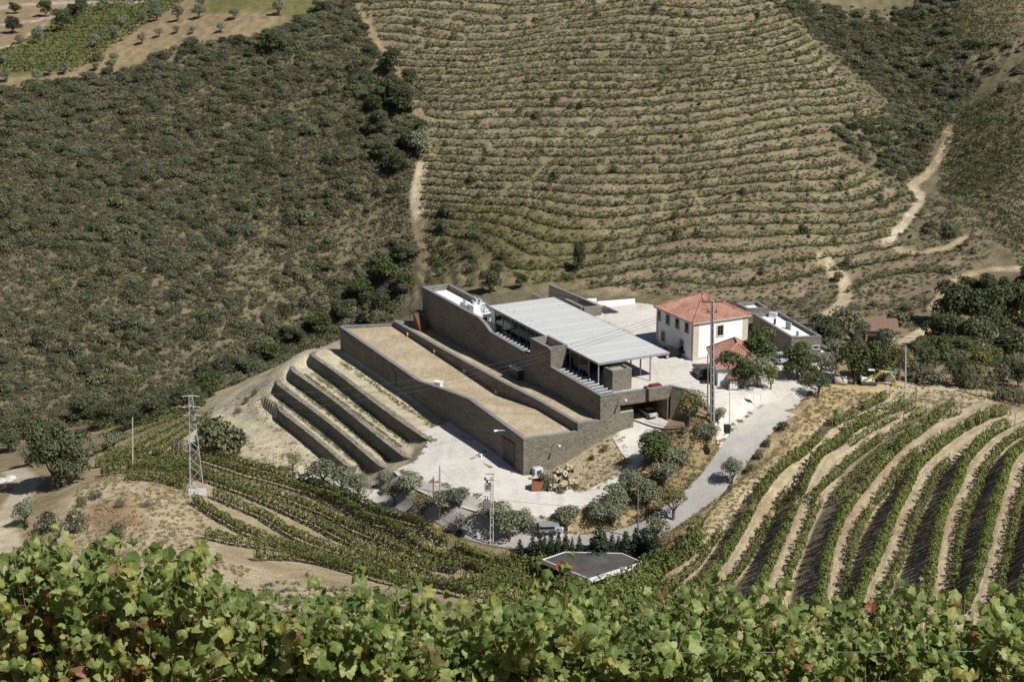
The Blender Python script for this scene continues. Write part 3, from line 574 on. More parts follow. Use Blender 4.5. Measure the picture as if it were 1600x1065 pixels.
def build_winery():
    w = thing('winery', L(0, 0, 0), 'long dark slate winery with gravel roofs and a pale metal canopy on the spur', 'winery')
    PA = [(0, 5.43), (17, 6.12), (25.3, 5.14), (34.4, 3.87), (36, 3.8), (51, 4.05), (67.3, 4.32)]
    PC = [(0.6, 6.3), (11.6, 6.25), (22.6, 5.8), (34.5, 5.5), (45, 5.28), (64, 5.12)]
    PB = [(0.6, 9.8), (14.5, 10.0), (14.51, 12.7), (20.9, 12.7), (20.91, 10.05), (34.2, 10.25), (36.5, 11.15), (38.4, 11.55), (47.6, 11.55), (59.8, 11.6)]
    def wall(prof, zb, b0, b1, lab=None):
        mb = MB(); prism_az(mb, prof + [(prof[-1][0], zb), (prof[0][0], zb)], b0, b1); o = mb.build('wall', M['slate'], w)
        if lab: o['label'] = lab
    def coping(prof, b0, b1):
        mb = MB(); prism_az(mb, [(a, z + .13) for a, z in prof] + [(a, z + .004) for a, z in prof[::-1]], b0 - .04, b1 + .04); mb.build('coping', M['coping'], w)
    wall(PA, -4, 0, .55, 'long shaded outer slate wall'); coping(PA, 0, .55)
    wall(PC, 2.5, 8.46, 9.0); coping(PC, 8.46, 9.0)
    B1 = [q for q in PB if q[0] <= 14.5]; B2 = [(20.91, 10.05), (34.2, 10.25), (36.5, 11.15), (38.4, 11.55), (47.6, 11.55), (59.8, 11.6)]
    wall(PB, 2.5, 12.0, 12.5, 'tall shaded slate wall of the upper hall'); coping(B1, 12.0, 12.5); coping(B2, 12.0, 12.5)
    # front wall of slate, facing the ramp
    mb = MB(); prism_bz(mb, [(0.56, -1.5), (8.46, -1.5), (8.46, 5.13), (0.56, 5.42)], 0, .5); mb.build('wall', M['slate'], w)
    mb = MB(); prism_bz(mb, [(8.463, -1.5), (12.0, -1.5), (12.0, 6.22), (8.463, 6.36)], 0.003, .5); mb.build('wall', M['slate'], w)
    mb = MB(); prism_bz(mb, [(12.002, -1), (17.4, -1), (17.4, 6.9), (15.2, 6.9), (15.2, 8.12), (23.2, 7.98), (23.75, 9.52), (17.4, 9.66), (12.002, 9.78)], 0.001, .5); mb.build('wall', M['slate'], w)['label'] = 'sunlit slate front wall with garage opening'
    mb = MB(); prism_bz(mb, [(0.0, 5.43 + .004), (8.4, 5.15), (8.4, 5.27), (0.0, 5.56)], -.04, .55); mb.build('coping', M['coping'], w)
    mb = MB(); prism_bz(mb, [(8.42, 6.36), (12.0, 6.23), (12.0, 6.35), (8.42, 6.49)], -.04, .55); mb.build('coping', M['coping'], w)
    mb = MB(); prism_bz(mb, [(11.96, 9.785), (23.76, 9.53), (23.76, 9.66), (11.96, 9.915)], -.04, .55); mb.build('coping', M['coping'], w)
    # corner piece of the outer wall below its coping
    # back walls
    for (a0, b0, a1, b1, zt) in [(67.3, .3, 64.2, 8.6, 4.45), (64.2, 8.6, 61.5, 12.4, 5.05)]:
        P, Q = L(a0, b0, 0)[:2], L(a1, b1, 0)[:2]; d = (Q - P) / np.linalg.norm(Q - P); nn = np.array([-d[1], d[0]]) * .25
        q = [P + nn, P - nn, Q - nn, Q + nn]; mb = MB(); mb.box8([(*p, -4) for p in q], [(*p, zt) for p in q]); mb.build('wall', M['slate'], w)
        q = [P + nn * 1.15, P - nn * 1.15, Q - nn * 1.15, Q + nn * 1.15]; mb = MB(); mb.box8([(*p, zt + .003) for p in q], [(*p, zt + .12) for p in q]); mb.build('coping', M['coping'], w)
    # gravel roof of the lower hall, folded
    SA = [(67, 4.0), (50, 3.75), (35.5, 3.5), (26, 4.75), (17, 5.78), (9, 5.45), (.4, 5.1)]; SC_ = [(64.5, 4.25), (44, 3.95), (22.8, 3.62), (17, 4.3), (11.4, 4.98), (6, 5.0), (.4, 5.02)]
    def ruled(SA, SB, b0, b1, name, mat, nb=6):
        V = []; F = []
        for j in range(nb + 1):
            t = j / nb
            for (a0, z0), (a1, z1) in zip(SA, SB): V.append(L(a0 + (a1 - a0) * t, b0 + (b1 - b0) * t, z0 + (z1 - z0) * t))
        n = len(SA)
        for j in range(nb):
            for i in range(n - 1): F.append([j * n + i, j * n + i + 1, (j + 1) * n + i + 1, (j + 1) * n + i])
        mb = MB(); mb.add(V, F); return mb.build(name, mat, w)
    ruled(SA, SC_, .5, 8.5, 'gravel_roof', M['gravel'])['label'] = 'folded straw-coloured gravel roof of the lower hall'
    ruled([(a, z - .08) for a, z in PC[::-1]], [(62 if a > 60 else a, z - .08) for a, z in PC[::-1]], 8.95, 12.05, 'gravel_roof', M['gravel'])
    # little downpipe blocks along the middle wall, roof vent, louvre box on the tall wall
    for a in (57.5, 46.8, 35.6, 24.6):
        z = interp([(q[0], q[1]) for q in SC_], a); mb = MB(); mb.lbox(a - .2, a + .2, 8.05, 8.455, z - .1, z + .62); mb.build('downpipe_box', M['granite'], w)
    v = MB(); P = at(685, 600, 4.6); v.box(P[0], P[1], P[2] - .8, 1.1, .8, 1.15, -.45); o = v.build('roof_vent', M['white_paint'], w, bevel=.06); 
    v = MB(); v.box(P[0], P[1], P[2] + .36, 1.35, 1.0, .1, -.45); v.build('vent_cap', M['white_paint'], o)
    P = onplane(812, 588, L(0, 12), AV); a_, b_ = loc(P[0], P[1]); v = MB(); v.lbox(a_ - 1.3, a_ + 1.3, 11.0, 11.995, P[2] - 2.2, P[2] + 1.4); o = v.build('louvre_box', M['steel'], w)
    v = MB(); v.lbox(a_ - 1.35, a_ + 1.35, 10.95, 12.0, P[2] + 1.403, P[2] + 1.5); v.build('cap', M['white_paint'], o)
    # upper hall: white sunk roof at the back
    mb = MB(); mb.lbox(42.0, 59.3, 12.5, 16.6, 10.4, 10.75); mb.build('white_roof', M['white_roof'], w)
    mb = MB(); mb.lbox(44.5, 59.3, 16.6, 17.05, 4, 11.55); mb.build('wall', M['slate'], w)
    mb = MB(); mb.lbox(44.45, 59.85, 16.56, 17.09, 11.553, 11.68); mb.build('coping', M['coping'], w)
    mb = MB(); mb.lbox(59.3, 59.8, 12.5, 17.05, 2, 11.56); mb.build('wall', M['slate'], w)
    mb = MB(); mb.lbox(59.26, 59.84, 12.54, 16.55, 11.563, 11.69); mb.build('coping', M['coping'], w)
    mb = MB(); mb.lbox(38.6, 41.99, 12.5, 21, 9.0, 9.6); mb.build('white_roof', M['white_roof'], w)
    for k, (a_, b_, sx, sy, sz) in enumerate([(45.5, 13.4, 2.6, .9, .9), (43.4, 13.6, 2.0, 1.3, 1.3), (44.8, 15.4, 1.2, 1.0, 1.2), (47.2, 15.9, .6, .6, .8), (43, 15.4, .9, .8, .6)]):
        v = MB(); v.lbox(a_, a_ + sx, b_, b_ + sy, 10.753, 10.753 + sz); o = v.build('ventilation_unit', M['galv'] if k % 2 == 0 else M['white_paint'], w, bevel=.08)
        v = MB(); v.tube([L(a_ + sx * .5, b_ + sy * .5, 10.75 + sz), L(a_ + sx * .5, b_ + sy * .5, 11.1 + sz), L(a_ + sx * .5 + .8, b_ + sy * .5, 11.2 + sz)], .16, 8); v.build('duct', M['galv'], o)
    # canopy
    can = MB(); can.lbox(6.25, 41.25, 15.25, 26.95, 12.2, 12.34); can = can.build('canopy', M['steel'], w); can['label'] = 'flat pale metal canopy roof on slim columns'
    n = 9; st = 35.1 / n
    for i in range(n):
        v = MB(); v.lbox(6.2 + i * st + .05, 6.2 + (i + 1) * st - .05, 15.2, 27.0, 12.345, 12.47 + .012 * (i % 2)); v.build('roof_panel', M['metal_roof'], can)
        if i:
            v = MB(); v.lbox(6.2 + i * st - .12, 6.2 + i * st + .12, 15.3, 26.9, 12.475, 12.515); v.build('seam', M['metal_seam'], can)
    r2 = random.Random(3)
    for i in range(34):
        a_ = 7 + 34 * r2.random(); b_ = 15.4 + (.5 + 1.4 * r2.random() if i % 3 else 10 * r2.random()); v = MB(); v.lbox(a_, a_ + .22, b_, b_ + .22, 12.47, 12.56); v.build('roof_fixing', M['galv'], can)
    for sgn in (0, 1):
        v = MB(); v.lbox(6.12, 41.3, 15.12 if not sgn else 27.0, 15.2 if not sgn else 27.08, 12.18, 12.5); v.build('fascia', M['grey_steel'], can)
    v = MB(); v.lbox(6.1, 6.2, 15.2, 27.0, 12.18, 12.5); v.build('fascia', M['grey_steel'], can)
    for i in range(13):
        a_ = 6.4 + i * 2.72
        v = MB(); v.lbox(a_ - .08, a_ + .08, 15.25, 15.41, 8.4, 12.2); v.build('column', M['grey_steel'], w)
        if i < 9: v = MB(); v.lbox(a_ - .09, a_ + .09, 23.9, 24.08, 8.45, 12.2); v.build('column', M['grey_steel'], w)
    for i in range(12):
        a_ = 6.4 + i * 2.72
        if a_ < 8.9: continue
        v = MB(); v.lbox(a_ + .1, a_ + 2.62, 15.30, 15.34, 8.4, 12.2); v.build('glass_pane', M['dark_glass'], w)
    mb = MB(); mb.lbox(38.5, 41.0, 15.5, 21, 8.4, 12.15); mb.build('wall', M['plaster'], w)
    mb = MB(); mb.lbox(12, 38.4, 20.5, 20.8, 8.4, 12.19); mb.build('glass_pane', M['dark_glass'], w)
    # glazed pergolas between the tall wall and the canopy
    for a0, a1 in ((1.0, 14.2), (21.2, 35.6)):
        mb = MB(); mb.lbox(a0, a1, 12.52, 15.1, 9.38, 9.42); mb.build('skylight_glass', M['dark_glass'], w)
        nsl = int((a1 - a0) / 1.15)
        for i in range(nsl + 1):
            a_ = a0 + (a1 - a0) * i / nsl; mb = MB(); mb.lbox(a_ - .06, a_ + .06, 12.5, 15.12, 9.425, 9.66); mb.build('pergola_slat', M['galv'], w)
    # chimney box beside the canopy, open topped
    mb = MB(); mb.lbox(15.2, 15.5, 12.505, 15.1, 8.4, 12.7); mb.build('wall', M['slate'], w)
    mb = MB(); mb.lbox(20.6, 20.9, 12.505, 15.1, 8.4, 12.7); mb.build('wall', M['slate'], w)
    mb = MB(); prism_az(mb, [(15.2, 12.7), (15.2, 8.4), (20.9, 8.4), (20.9, 12.7)], 14.8, 15.1); mb.build('wall', M['slate'], w)
    mb = MB(); mb.lbox(15.5, 20.6, 12.5, 14.8, 10.8, 11.5); mb.build('white_roof', M['white_roof'], w)
    for q in ((15.16, 15.52, 12.0, 15.14), (20.58, 20.94, 12.0, 15.14), (15.52, 20.58, 12.0, 12.52), (15.52, 20.58, 14.78, 15.14)):
        mb = MB(); mb.lbox(*q, 12.703, 12.83); mb.build('coping', M['coping'], w)
    # stone tower at the front of the canopy, gravel topped
    for q in ((4.4, 4.75, 16.5, 19.65), (6.75, 7.1, 16.5, 19.65), (4.75, 6.75, 16.5, 16.85), (4.75, 6.75, 19.3, 19.65)):
        mb = MB(); mb.lbox(*q, 8.3, 11.5); mb.build('wall', M['slate'], w); mb = MB(); mb.lbox(q[0] - .03, q[1] + .03 * (q[0] != 4.75), q[2] - .03, q[3] + .03, 11.503 + .004 * (q[0] == 4.75), 11.6); mb.build('coping', M['coping'], w)
    mb = MB(); mb.lbox(4.75, 6.75, 16.85, 19.3, 11.0, 11.3); mb.build('gravel_roof', M['gravel'], w)
    # garage: recess, door, soffit
    mb = MB(); mb.lbox(.5, 5.5, 17.1, 17.38, 3.5, 8.2); mb.build('wall', M['slate'], w)
    mb = MB(); mb.lbox(.5, 5.5, 23.3, 23.6, 3.5, 8.2); mb.build('wall', M['slate'], w)
    mb = MB(); mb.lbox(5.3, 5.7, 17.38, 23.3, 3.5, 8.2); mb.build('wall', M['slate'], w)
    mb = MB(); mb.lbox(.5, 5.7, 12.5, 23.6, 8.22, 8.32); mb.build('ceiling', M['concrete'], w)
    mb = MB(); mb.lbox(5.0, 5.29, 17.7, 22.6, 4.4, 7.6); o = mb.build('garage_door', M['steel'], w)
    for i in range(6):
        mb = MB(); mb.lbox(4.96, 4.998, 17.75, 22.55, 4.45 + i * .53, 4.93 + i * .53); mb.build('door_slat', M['steel'], o)
    mb = MB(); mb.lbox(.05, .45, 15.2, 17.39, 6.903, 6.98); mb.build('sill', M['granite'], w)
    mb = MB(); mb.lbox(.34, .4, 15.21, 17.39, 6.98, 8.1); mb.build('window_pane', M['dark_glass'], w)
    mb = MB(); prism_bz(mb, [(14.6, 8.125), (23.15, 7.975), (23.15, 7.83), (14.6, 7.98)], -.05, .8); mb.build('lintel', M['timber'], w)
    # side doors in the outer wall
    mb = MB(); mb.lbox(2.6, 6.2, -.06, -.01, 0, 3.7); o = mb.build('door', M['steel'], w); mb = MB(); mb.lbox(2.4, 6.6, -.16, -.005, 3.75, 3.95); mb.build('door_hood', M['timber'], o)
    mb = MB(); mb.lbox(43.4, 44.0, -.05, -.005, .6, 3.0); mb.build('door', M['steel'], w)
    for (a_, b_, z_, da, db) in ((5.2, -.0, 5.0, 0, -1), (0, 4.6, 4.0, -1, 0), (0, 15.0, 9.0, -1, 0)):
        v = MB(); P0 = L(a_, b_, z_); P1 = L(a_ + .5 * da, b_ + .5 * db, z_ + .25); P2 = L(a_ + 1.3 * da, b_ + 1.3 * db, z_ + .35); v.tube([P0, P1, P2], .05, 6); o = v.build('wall_lamp', M['galv'], w)
        v = MB(); v.tube([P2, L(a_ + 1.9 * da, b_ + 1.9 * db, z_ + .36)], [.1, .16], 6); v.build('lamp_head', M['white_paint'], o)
    # wing wall down the ramp
    W = [L(.25, 23.75, 9.5), at(1072.8, 608.4, 9.35), at(1092, 622, 8.8), at(1108, 638, 8.2)]
    for i in range(3):
        P, Q = W[i], W[i + 1]; d = (Q - P)[:2]; d /= np.linalg.norm(d); nn = np.array([-d[1], d[0]]) * .22; ov = d * (.0 if i == 0 else .1)
        def quad(zp, zq, k): return [(*(P[:2] - ov + nn * k), zp), (*(P[:2] - ov - nn * k), zp), (*(Q[:2] - nn * k), zq), (*(Q[:2] + nn * k), zq)]
        mb = MB(); mb.box8(quad(2.5, 2.5, 1), quad(P[2], Q[2], 1)); mb.build('wall', M['slate'], w)
        mb = MB(); mb.box8(quad(P[2] + .003, Q[2] + .003, 1.15), quad(P[2] + .12, Q[2] + .12, 1.15)); mb.build('coping', M['coping'], w)
    # walls and light wells behind the canopy
    def wl(p, q, zt0, zt1, zb, th=.2):
        P, Q = at(*p, zt0), at(*q, zt1); d = (Q - P)[:2]; d /= np.linalg.norm(d); nn = np.array([-d[1], d[0]]) * th
        B = [(*(P[:2] + nn), zb), (*(P[:2] - nn), zb), (*(Q[:2] - nn), zb), (*(Q[:2] + nn), zb)]; T = [(x, y, z) for (x, y, _), z in zip(B, (zt0, zt0, zt1, zt1))]
        mb = MB(); mb.box8(B, T); o = mb.build('wall', M['slate'], w); mb = MB(); mb.box8([(x, y, z + .003) for x, y, z in T], [(x, y, z + .12) for x, y, z in T]); mb.build('coping', M['coping'], w); return o
    wl((858.7, 444.8), (909, 466), 11.6, 10.2, 5); wl((832, 459), (846, 464.5), 10.6, 10.2, 5)
    wl((909, 466), (938, 478.6), 10.2, 9.9, 7, .3); wl((938, 478.8), (912, 480.5), 9.9, 9.9, 7, .3); wl((884, 467.5), (911, 480), 9.9, 9.9, 7, .3)
    mb = MB(); q = [at(*p, 9.0) for p in ((886, 468), (909, 467), (936, 479), (913, 480))]; mb.add(q, [[0, 1, 2, 3]]); mb.build('white_roof', M['white_roof'], w)
    for p, q_ in (((931, 473), (962.5, 487.5)), ((939, 482), (950, 488.4))):
        P, Q = at(*p, 8.6), at(*q_, 8.6); d = (Q - P)[:2]; d /= np.linalg.norm(d); nn = np.array([-d[1], d[0]]) * .55; mb = MB()
        mb.box8([(*(P[:2] + nn), 8.40), (*(P[:2] - nn), 8.40), (*(Q[:2] - nn), 8.40), (*(Q[:2] + nn), 8.40)], [(*(P[:2] + nn), 8.56), (*(P[:2] - nn), 8.56), (*(Q[:2] - nn), 8.56), (*(Q[:2] + nn), 8.56)]); mb.build('drain_grating', M['steel'], w)
    # stair at the back end of the gravel strip
    mb = MB()
    for i in range(8): mb.lbox(58.6 - i * .32, 58.3 - i * .32, 9.9, 11.3, 5.0, 7.6 - i * .32)
    mb.build('stair', M['timber'], w); mb = MB(); mb.lbox(58.6, 60.4, 9.8, 11.9, 7.5, 7.64); o = mb.build('landing', M['steel'], w)
    for a_, b_ in ((58.7, 9.9), (60.3, 9.9), (60.3, 11.8)): mb = MB(); mb.tube([L(a_, b_, 5), L(a_, b_, 8.6)], .05, 5); mb.build('railing_post', M['steel'], o)
build_winery()
# low white walls and mat at the back of the courtyard
def low_wall(name, p, q, zt, zb, mat, label, th=.15):
    P, Q = at(*p, zt), at(*q, zt); d = (Q - P)[:2]; d /= np.linalg.norm(d); nn = np.array([-d[1], d[0]]) * th
    mb = MB(); B = [(*(P[:2] + nn), zb), (*(P[:2] - nn), zb), (*(Q[:2] - nn), zb), (*(Q[:2] + nn), zb)]; mb.box8(B, [(x, y, zt) for x, y, _ in B])
    return mb.solo(name, mat, (P[0], P[1], zb), label, 'wall', bevel=.02)
low_wall('parapet_wall', (933, 471), (992, 466.5), 9.3, 8.2, M['plaster'], 'low white parapet along the back edge of the courtyard')
low_wall('parapet_wall', (913, 467), (932, 466), 9.6, 8.2, M['plaster'], 'short white parapet beside the slate light wells behind the canopy')
mb = MB(); q = [at(*p, 8.56) for p in ((976, 516), (997, 520), (1007, 504), (984, 504))]; mb.box8([(p[0], p[1], 8.54) for p in q], [(p[0], p[1], 8.60) for p in q])
mb.solo('steel_plate', m_plain('rusty_plate', (.24, .165, .125), .2, 1), (q[0][0], q[0][1], 8.54), 'brown square plate lying on the pale courtyard behind the canopy', 'plate')
# ------------------------------------------------------------------ terrace walls left of the winery
WORDS = ['first', 'second', 'third', 'fourth', 'fifth', 'sixth', 'seventh', 'eighth', 'ninth', 'tenth', 'eleventh', 'twelfth', 'thirteenth', 'fourteenth', 'fifteenth', 'sixteenth', 'seventeenth', 'eighteenth', 'nineteenth', 'twentieth']
ORD = lambda i: WORDS[i] if i < 20 else (['twenty', 'thirty', 'forty', 'fifty'][i // 10 - 2 + (0 if (i + 1) % 10 else 0)] + '-' + WORDS[(i % 10)] if (i + 1) % 10 else ['', '', 'thirtieth', 'fortieth', 'fiftieth', 'sixtieth'][(i + 1) // 10 - 1])
for k, ((bk, zk), (a0, a1)) in enumerate(zip(TERR, TERR_A)):
    line = [(a0 - .2, bk + .9), (a0 + .5, bk + .15)] + [(a, bk - .0 - .25 * math.sin((a - a0) * .12 + k)) for a in np.linspace(a0 + 1.5, a1 - 3, 22)] + [(a1 - 1.6, bk + .15), (a1 - .3, bk + .7), (a1 + .6, bk + 1.7), (a1 + .9, bk + 2.9)]
    P = np.array([L(a, b) for a, b in line])[:, :2]; T = np.gradient(P, axis=0); T /= np.linalg.norm(T, axis=1)[:, None]; N = np.c_[-T[:, 1], T[:, 0]]; mb = MB(); n = len(P); V = []
    for o, z in ((-.62, zk - 2.5), (-.5, zk + .05), (.3, zk + .05), (.3, zk - 2.5)): V += [(*(p + nn * -o), z) for p, nn in zip(P, N)]
    F = [[j * n + i, j * n + i + 1, ((j + 1) % 4) * n + i + 1, ((j + 1) % 4) * n + i] for j in range(4) for i in range(n - 1)] + [[0, n, 2 * n, 3 * n], [n - 1, 2 * n - 1, 3 * n - 1, 4 * n - 1]]
    mb.add(V, F); Pm = L((a0 + a1) / 2, bk, zk - 2)
    mb.solo('terrace_wall', M['slate'], Pm, '%s dark slate terrace wall counted outward from the winery' % ORD(k), 'terrace wall', 'stepped terrace walls beside the winery')
# ------------------------------------------------------------------ the white house and the other buildings
def face_window(parent, P, d, out, w, h, fw=.14, glass=M['dark_glass'], frame=None):
    """framed window on a wall: P centre on the wall, d along it, out pointing outwards"""
    frame = frame or M['granite']; d = np.asarray(d); out = np.asarray(out)
    def bx(x0, x1, z0, z1, o0, o1):
        q = [(x0, o0), (x1, o0), (x1, o1), (x0, o1)]
        return MB().box8([(*(P[:2] + d * x + out * o), P[2] + z0) for x, o in q], [(*(P[:2] + d * x + out * o), P[2] + z1) for x, o in q])
    f = bx(-w / 2 - fw, w / 2 + fw, -h / 2 - fw * 1.3, -h / 2, 0.0, .10)
    for q in ((-w / 2 - fw, w / 2 + fw, h / 2, h / 2 + fw, 0, .07), (-w / 2 - fw, -w / 2, -h / 2 + .002, h / 2 - .002, 0, .07), (w / 2, w / 2 + fw, -h / 2 + .002, h / 2 - .002, 0, .07)):
        g = bx(*q); f.add(g.v, g.f)
    o = f.build('window', frame, parent)
    bx(-w / 2, w / 2, -h / 2, h / 2, .004, .02).build('pane', glass, o)
    c_ = bx(-.025, .025, -h / 2, h / 2, .022, .04); g = bx(-w / 2, w / 2, h * .12, h * .12 + .05, .024, .042); c_.add(g.v, g.f); c_.build('glazing_bar', M['timber'], o)
def hip_roof(parent, C, d1, l1, d2, l2, ze, zr, over=.4, name='roof'):
    """hip roof over a rectangle: corner C, unit dirs d1,d2; ridge along d1; tiles in raised rows"""
    C = np.asarray(C)[:2]; d1 = np.asarray(d1); d2 = np.asarray(d2)
    c0 = C - d1 * over - d2 * over; a1 = l1 + 2 * over; a2 = l2 + 2 * over; hr = a2 / 2
    if a1 < a2 + .3: hr = min(hr, a1 / 2 - .15)
    E = [(*(c0), ze), (*(c0 + d1 * a1), ze), (*(c0 + d1 * a1 + d2 * a2), ze), (*(c0 + d2 * a2), ze)]
    Rg = [(*(c0 + d1 * hr + d2 * a2 / 2), zr), (*(c0 + d1 * (a1 - hr) + d2 * a2 / 2), zr)]
    mb = MB(); mb.add(E + Rg, [[0, 1, 5, 4], [1, 2, 5], [2, 3, 4, 5], [3, 0, 4], [3, 2, 1, 0]]); ro = mb.build(name, M['tiles'], parent)
    # barrel tiles: ribs running down every slope, one joined part
    tb = MB(); faces = [(E[0], E[1], Rg[1], Rg[0]), (E[1], E[2], Rg[1], Rg[1]), (E[2], E[3], Rg[0], Rg[1]), (E[3], E[0], Rg[0], Rg[0])]
    for p, q, r, s_ in faces:
        p, q, r, s_ = map(np.array, (p, q, r, s_)); ln = np.linalg.norm(q - p); e = (q - p) / ln; n = int(ln / .27); mid = (r + s_) / 2
        up = mid - p; up = up - e * (up @ e); H = np.linalg.norm(up); up /= H; s0 = (s_ - p) @ e; s1 = (r - p) @ e; nn = np.cross(e, up); nn *= np.sign(nn[2])
        for i in range(n):
            x = (i + .5) * ln / n; hh = H * min(1, x / s0 if s0 > .01 else 1, (ln - x) / (ln - s1) if ln - s1 > .01 else 1)
            if hh < .25: continue
            b0 = p + e * x; m_ = max(1, int(hh / .42)); w_ = .085
            for j in range(m_):
                y0, y1 = hh * j / m_, hh * (j + 1) / m_; lf = .05; A = b0 + up * y0 + nn * .09; B = b0 + up * y1 + nn * .05
                tb.add([A - e * w_ - nn * .08, A, A + e * w_ - nn * .08, B - e * w_ * .8 - nn * .05, B, B + e * w_ * .8 - nn * .05], [[0, 1, 4, 3], [1, 2, 5, 4], [0, 2, 1]])
    t_ = tb.build('roof_tiles', M['tiles'], ro); t_['kind'] = 'stuff'
    rb = MB()
    for p, q in ((Rg[0], Rg[1]), (E[0], Rg[0]), (E[3], Rg[0]), (E[1], Rg[1]), (E[2], Rg[1])): rb.tube([np.array(p) + [0, 0, .06], np.array(q) + [0, 0, .06]], .13, 6)
    rb.build('ridge_tiles', M['tiles'], ro); eb = MB()
    eb.box8([(x, y, ze - .22) for x, y, z in E], [(x, y, ze - .01) for x, y, z in E]); eb.build('eaves', M['granite'], ro); return ro
def build_house():
    h = thing('white_house', L(12.1, 35, 8.3), 'two-storey white house with terracotta hip roof and granite corners', 'house')
    a0, a1, b0, b1, z0, z1 = 12.1, 22.5, 35.0, 44.8, 7.8, 14.45
    mb = MB(); mb.lbox(a0, a1, b0, b1, z0, z1); mb.build('wall', M['plaster'], h)
    for (qa, qb) in ((a0, b0), (a0, b1), (a1, b0)):
        mb = MB(); s1 = .5; aa = (qa - .03, qa + s1) if qa == a0 else (qa - s1, qa + .03); bb = (qb - .03, qb + .95) if qb == b0 else (qb - .95, qb + .03)
        if qa == a0: mb.lbox(aa[0], aa[1], bb[0], bb[1], z0, z1 - .01)
        else: mb.lbox(aa[0], aa[1], bb[0], bb[0] + .5, z0, z1 - .01)
        mb.build('corner_stones', M['granite'], h)
    mb = MB(); mb.lbox(a0 - .05, a0 - .002, b0 + .95, b1 - .95, z0, 8.9); mb.build('plinth', M['granite'], h)
    hip_roof(h, L(a0, b0), AV, a1 - a0, BV, b1 - b0, 14.45, 17.1, .38)
    for (u, v) in ((1029.7, 492.2), (1043.8, 499), (1058.5, 505), (1073.4, 511.7), (1036.5, 524.7), (1065.5, 538.6)):
        P = onplane(u, v, L(0, 35), AV); face_window(h, np.array([P[0], P[1], P[2]]), AV, -BV, .95, 1.45)
    for (u, v) in ((1125.2, 516),): P = onplane(u, v, L(12.1, 0), BV); face_window(h, P, BV, -AV, 1.0, 1.5, .18)
    mb = MB(); P = onplane(1150, 548, L(12.1, 0), BV); mb.lbox(11.0, 12.09, 44.9, 46.4, 7.8, 9.8); mb.build('side_wall', M['concrete'], h)
build_house()
def build_gatehouse():
    c1 = np.array([7.9, 35.2]); d1 = np.array([-.898, -.435]); d2 = np.array([-.435, .898]); W1 = AV * d1[0] + BV * d1[1]; W2 = AV * d2[0] + BV * d2[1]; P = L(*c1, 8.0)
    h = thing('tiled_outbuilding', P, 'small outbuilding with orange hip roof between white house and courtyard trees', 'outbuilding'); l1, l2 = 9.0, 6.3; C = P[:2]
    q = [C, C + W1 * l1, C + W1 * l1 + W2 * l2, C + W2 * l2]; mb = MB(); mb.box8([(*p, 7.4) for p in q], [(*p, 11.45) for p in q]); mb.build('wall', M['plaster'], h)
    hip_roof(h, C, W1, l1, W2, l2, 11.45, 14.0, .45)
    mb = MB(); e = C + W1 * 3.2 - W2 * .04; q = [e, e + W1 * 2.2, e + W1 * 2.2 + W2 * .035, e + W2 * .035]; mb.box8([(*p, 8.2) for p in q], [(*p, 10.7) for p in q]); mb.build('door', M['steel'], h)
build_gatehouse()
def flat_house(name, px, zt, zb, label, roofmat=None):
    """flat-roofed slate block from the four corners of its parapet"""
    P = [at(u, v, zt) for u, v in px]; C = np.mean(P, axis=0); h = thing(name, (P[1][0], P[1][1], zb), label, 'building'); n = len(P)
    Pi = []
    for i in range(n):
        a_, b_, c_ = P[i - 1][:2], P[i][:2], P[(i + 1) % n][:2]; e0 = (b_ - a_) / np.linalg.norm(b_ - a_); e1 = (c_ - b_) / np.linalg.norm(c_ - b_)
        Pi.append(b_ + (e1 - e0) / max(.3, abs(e0[0] * e1[1] - e0[1] * e1[0])) * .35)
    mb = MB()
    for i in range(n):
        j = (i + 1) % n; q = [P[i][:2], P[j][:2], Pi[j], Pi[i]]; m2 = MB(); m2.box8([(*p, zb) for p in q], [(*p, zt) for p in q]); m2.build('wall', M['slate'], h)
        cx_ = np.mean(Pi, axis=0); m3 = MB(); q2 = [(np.array(p) - cx_) * (1.01 if k < 2 else .985) + cx_ for k, p in enumerate(q)]; m3.box8([(*p, zt + .003) for p in q2], [(*p, zt + .12) for p in q2]); m3.build('coping', M['coping'], h)
    mb.add([(*p, zt - .45) for p in Pi], [list(range(n))]); mb.build('white_roof', roofmat or M['white_roof'], h); return h, P
hA, PAa = flat_house('slate_annex', [(1177, 491), (1237, 527.6), (1284, 526), (1216.6, 487)], 12.2, 7.0, 'long flat-roofed slate annex with white roof behind the courtyard trees')
def on_roof(h, u, v, z, sx, sy, sz, mat, name, rz=-.45):
    P = at(u, v, z); mb = MB(); mb.box(P[0], P[1], z, sx, sy, sz, rz); return mb.build(name, mat, h, bevel=.03)
on_roof(hA, 1208, 495, 11.76, 1.2, 1.0, .75, M['galv'], 'roof_unit'); on_roof(hA, 1187, 492, 11.76, .4, .4, .6, M['grey_steel'], 'vent_pipe'); on_roof(hA, 1210.5, 506.5, 11.76, .3, .3, .9, M['steel'], 'vent_pipe')
on_roof(hA, 1232, 514, 11.76, .2, 1.3, 1.1, M['concrete'], 'screen_wall', .5)
P = onplane(1206, 527, PAa[0], (PAa[1] - PAa[0])[:2]); dd = (PAa[1] - PAa[0])[:2]; dd /= np.linalg.norm(dd); nn_ = np.array([dd[1], -dd[0]]); 
if nn_ @ (-BV) < 0: nn_ = -nn_
face_window(hA, np.array([P[0], P[1], 9.4]), dd, nn_, .5, 2.4, .08, M['dark_glass'], M['steel'])
dd2 = (PAa[2] - PAa[1])[:2]; dd2 /= np.linalg.norm(dd2); no2 = np.array([dd2[1], -dd2[0]]); no2 = no2 if no2[1] < 0 else -no2
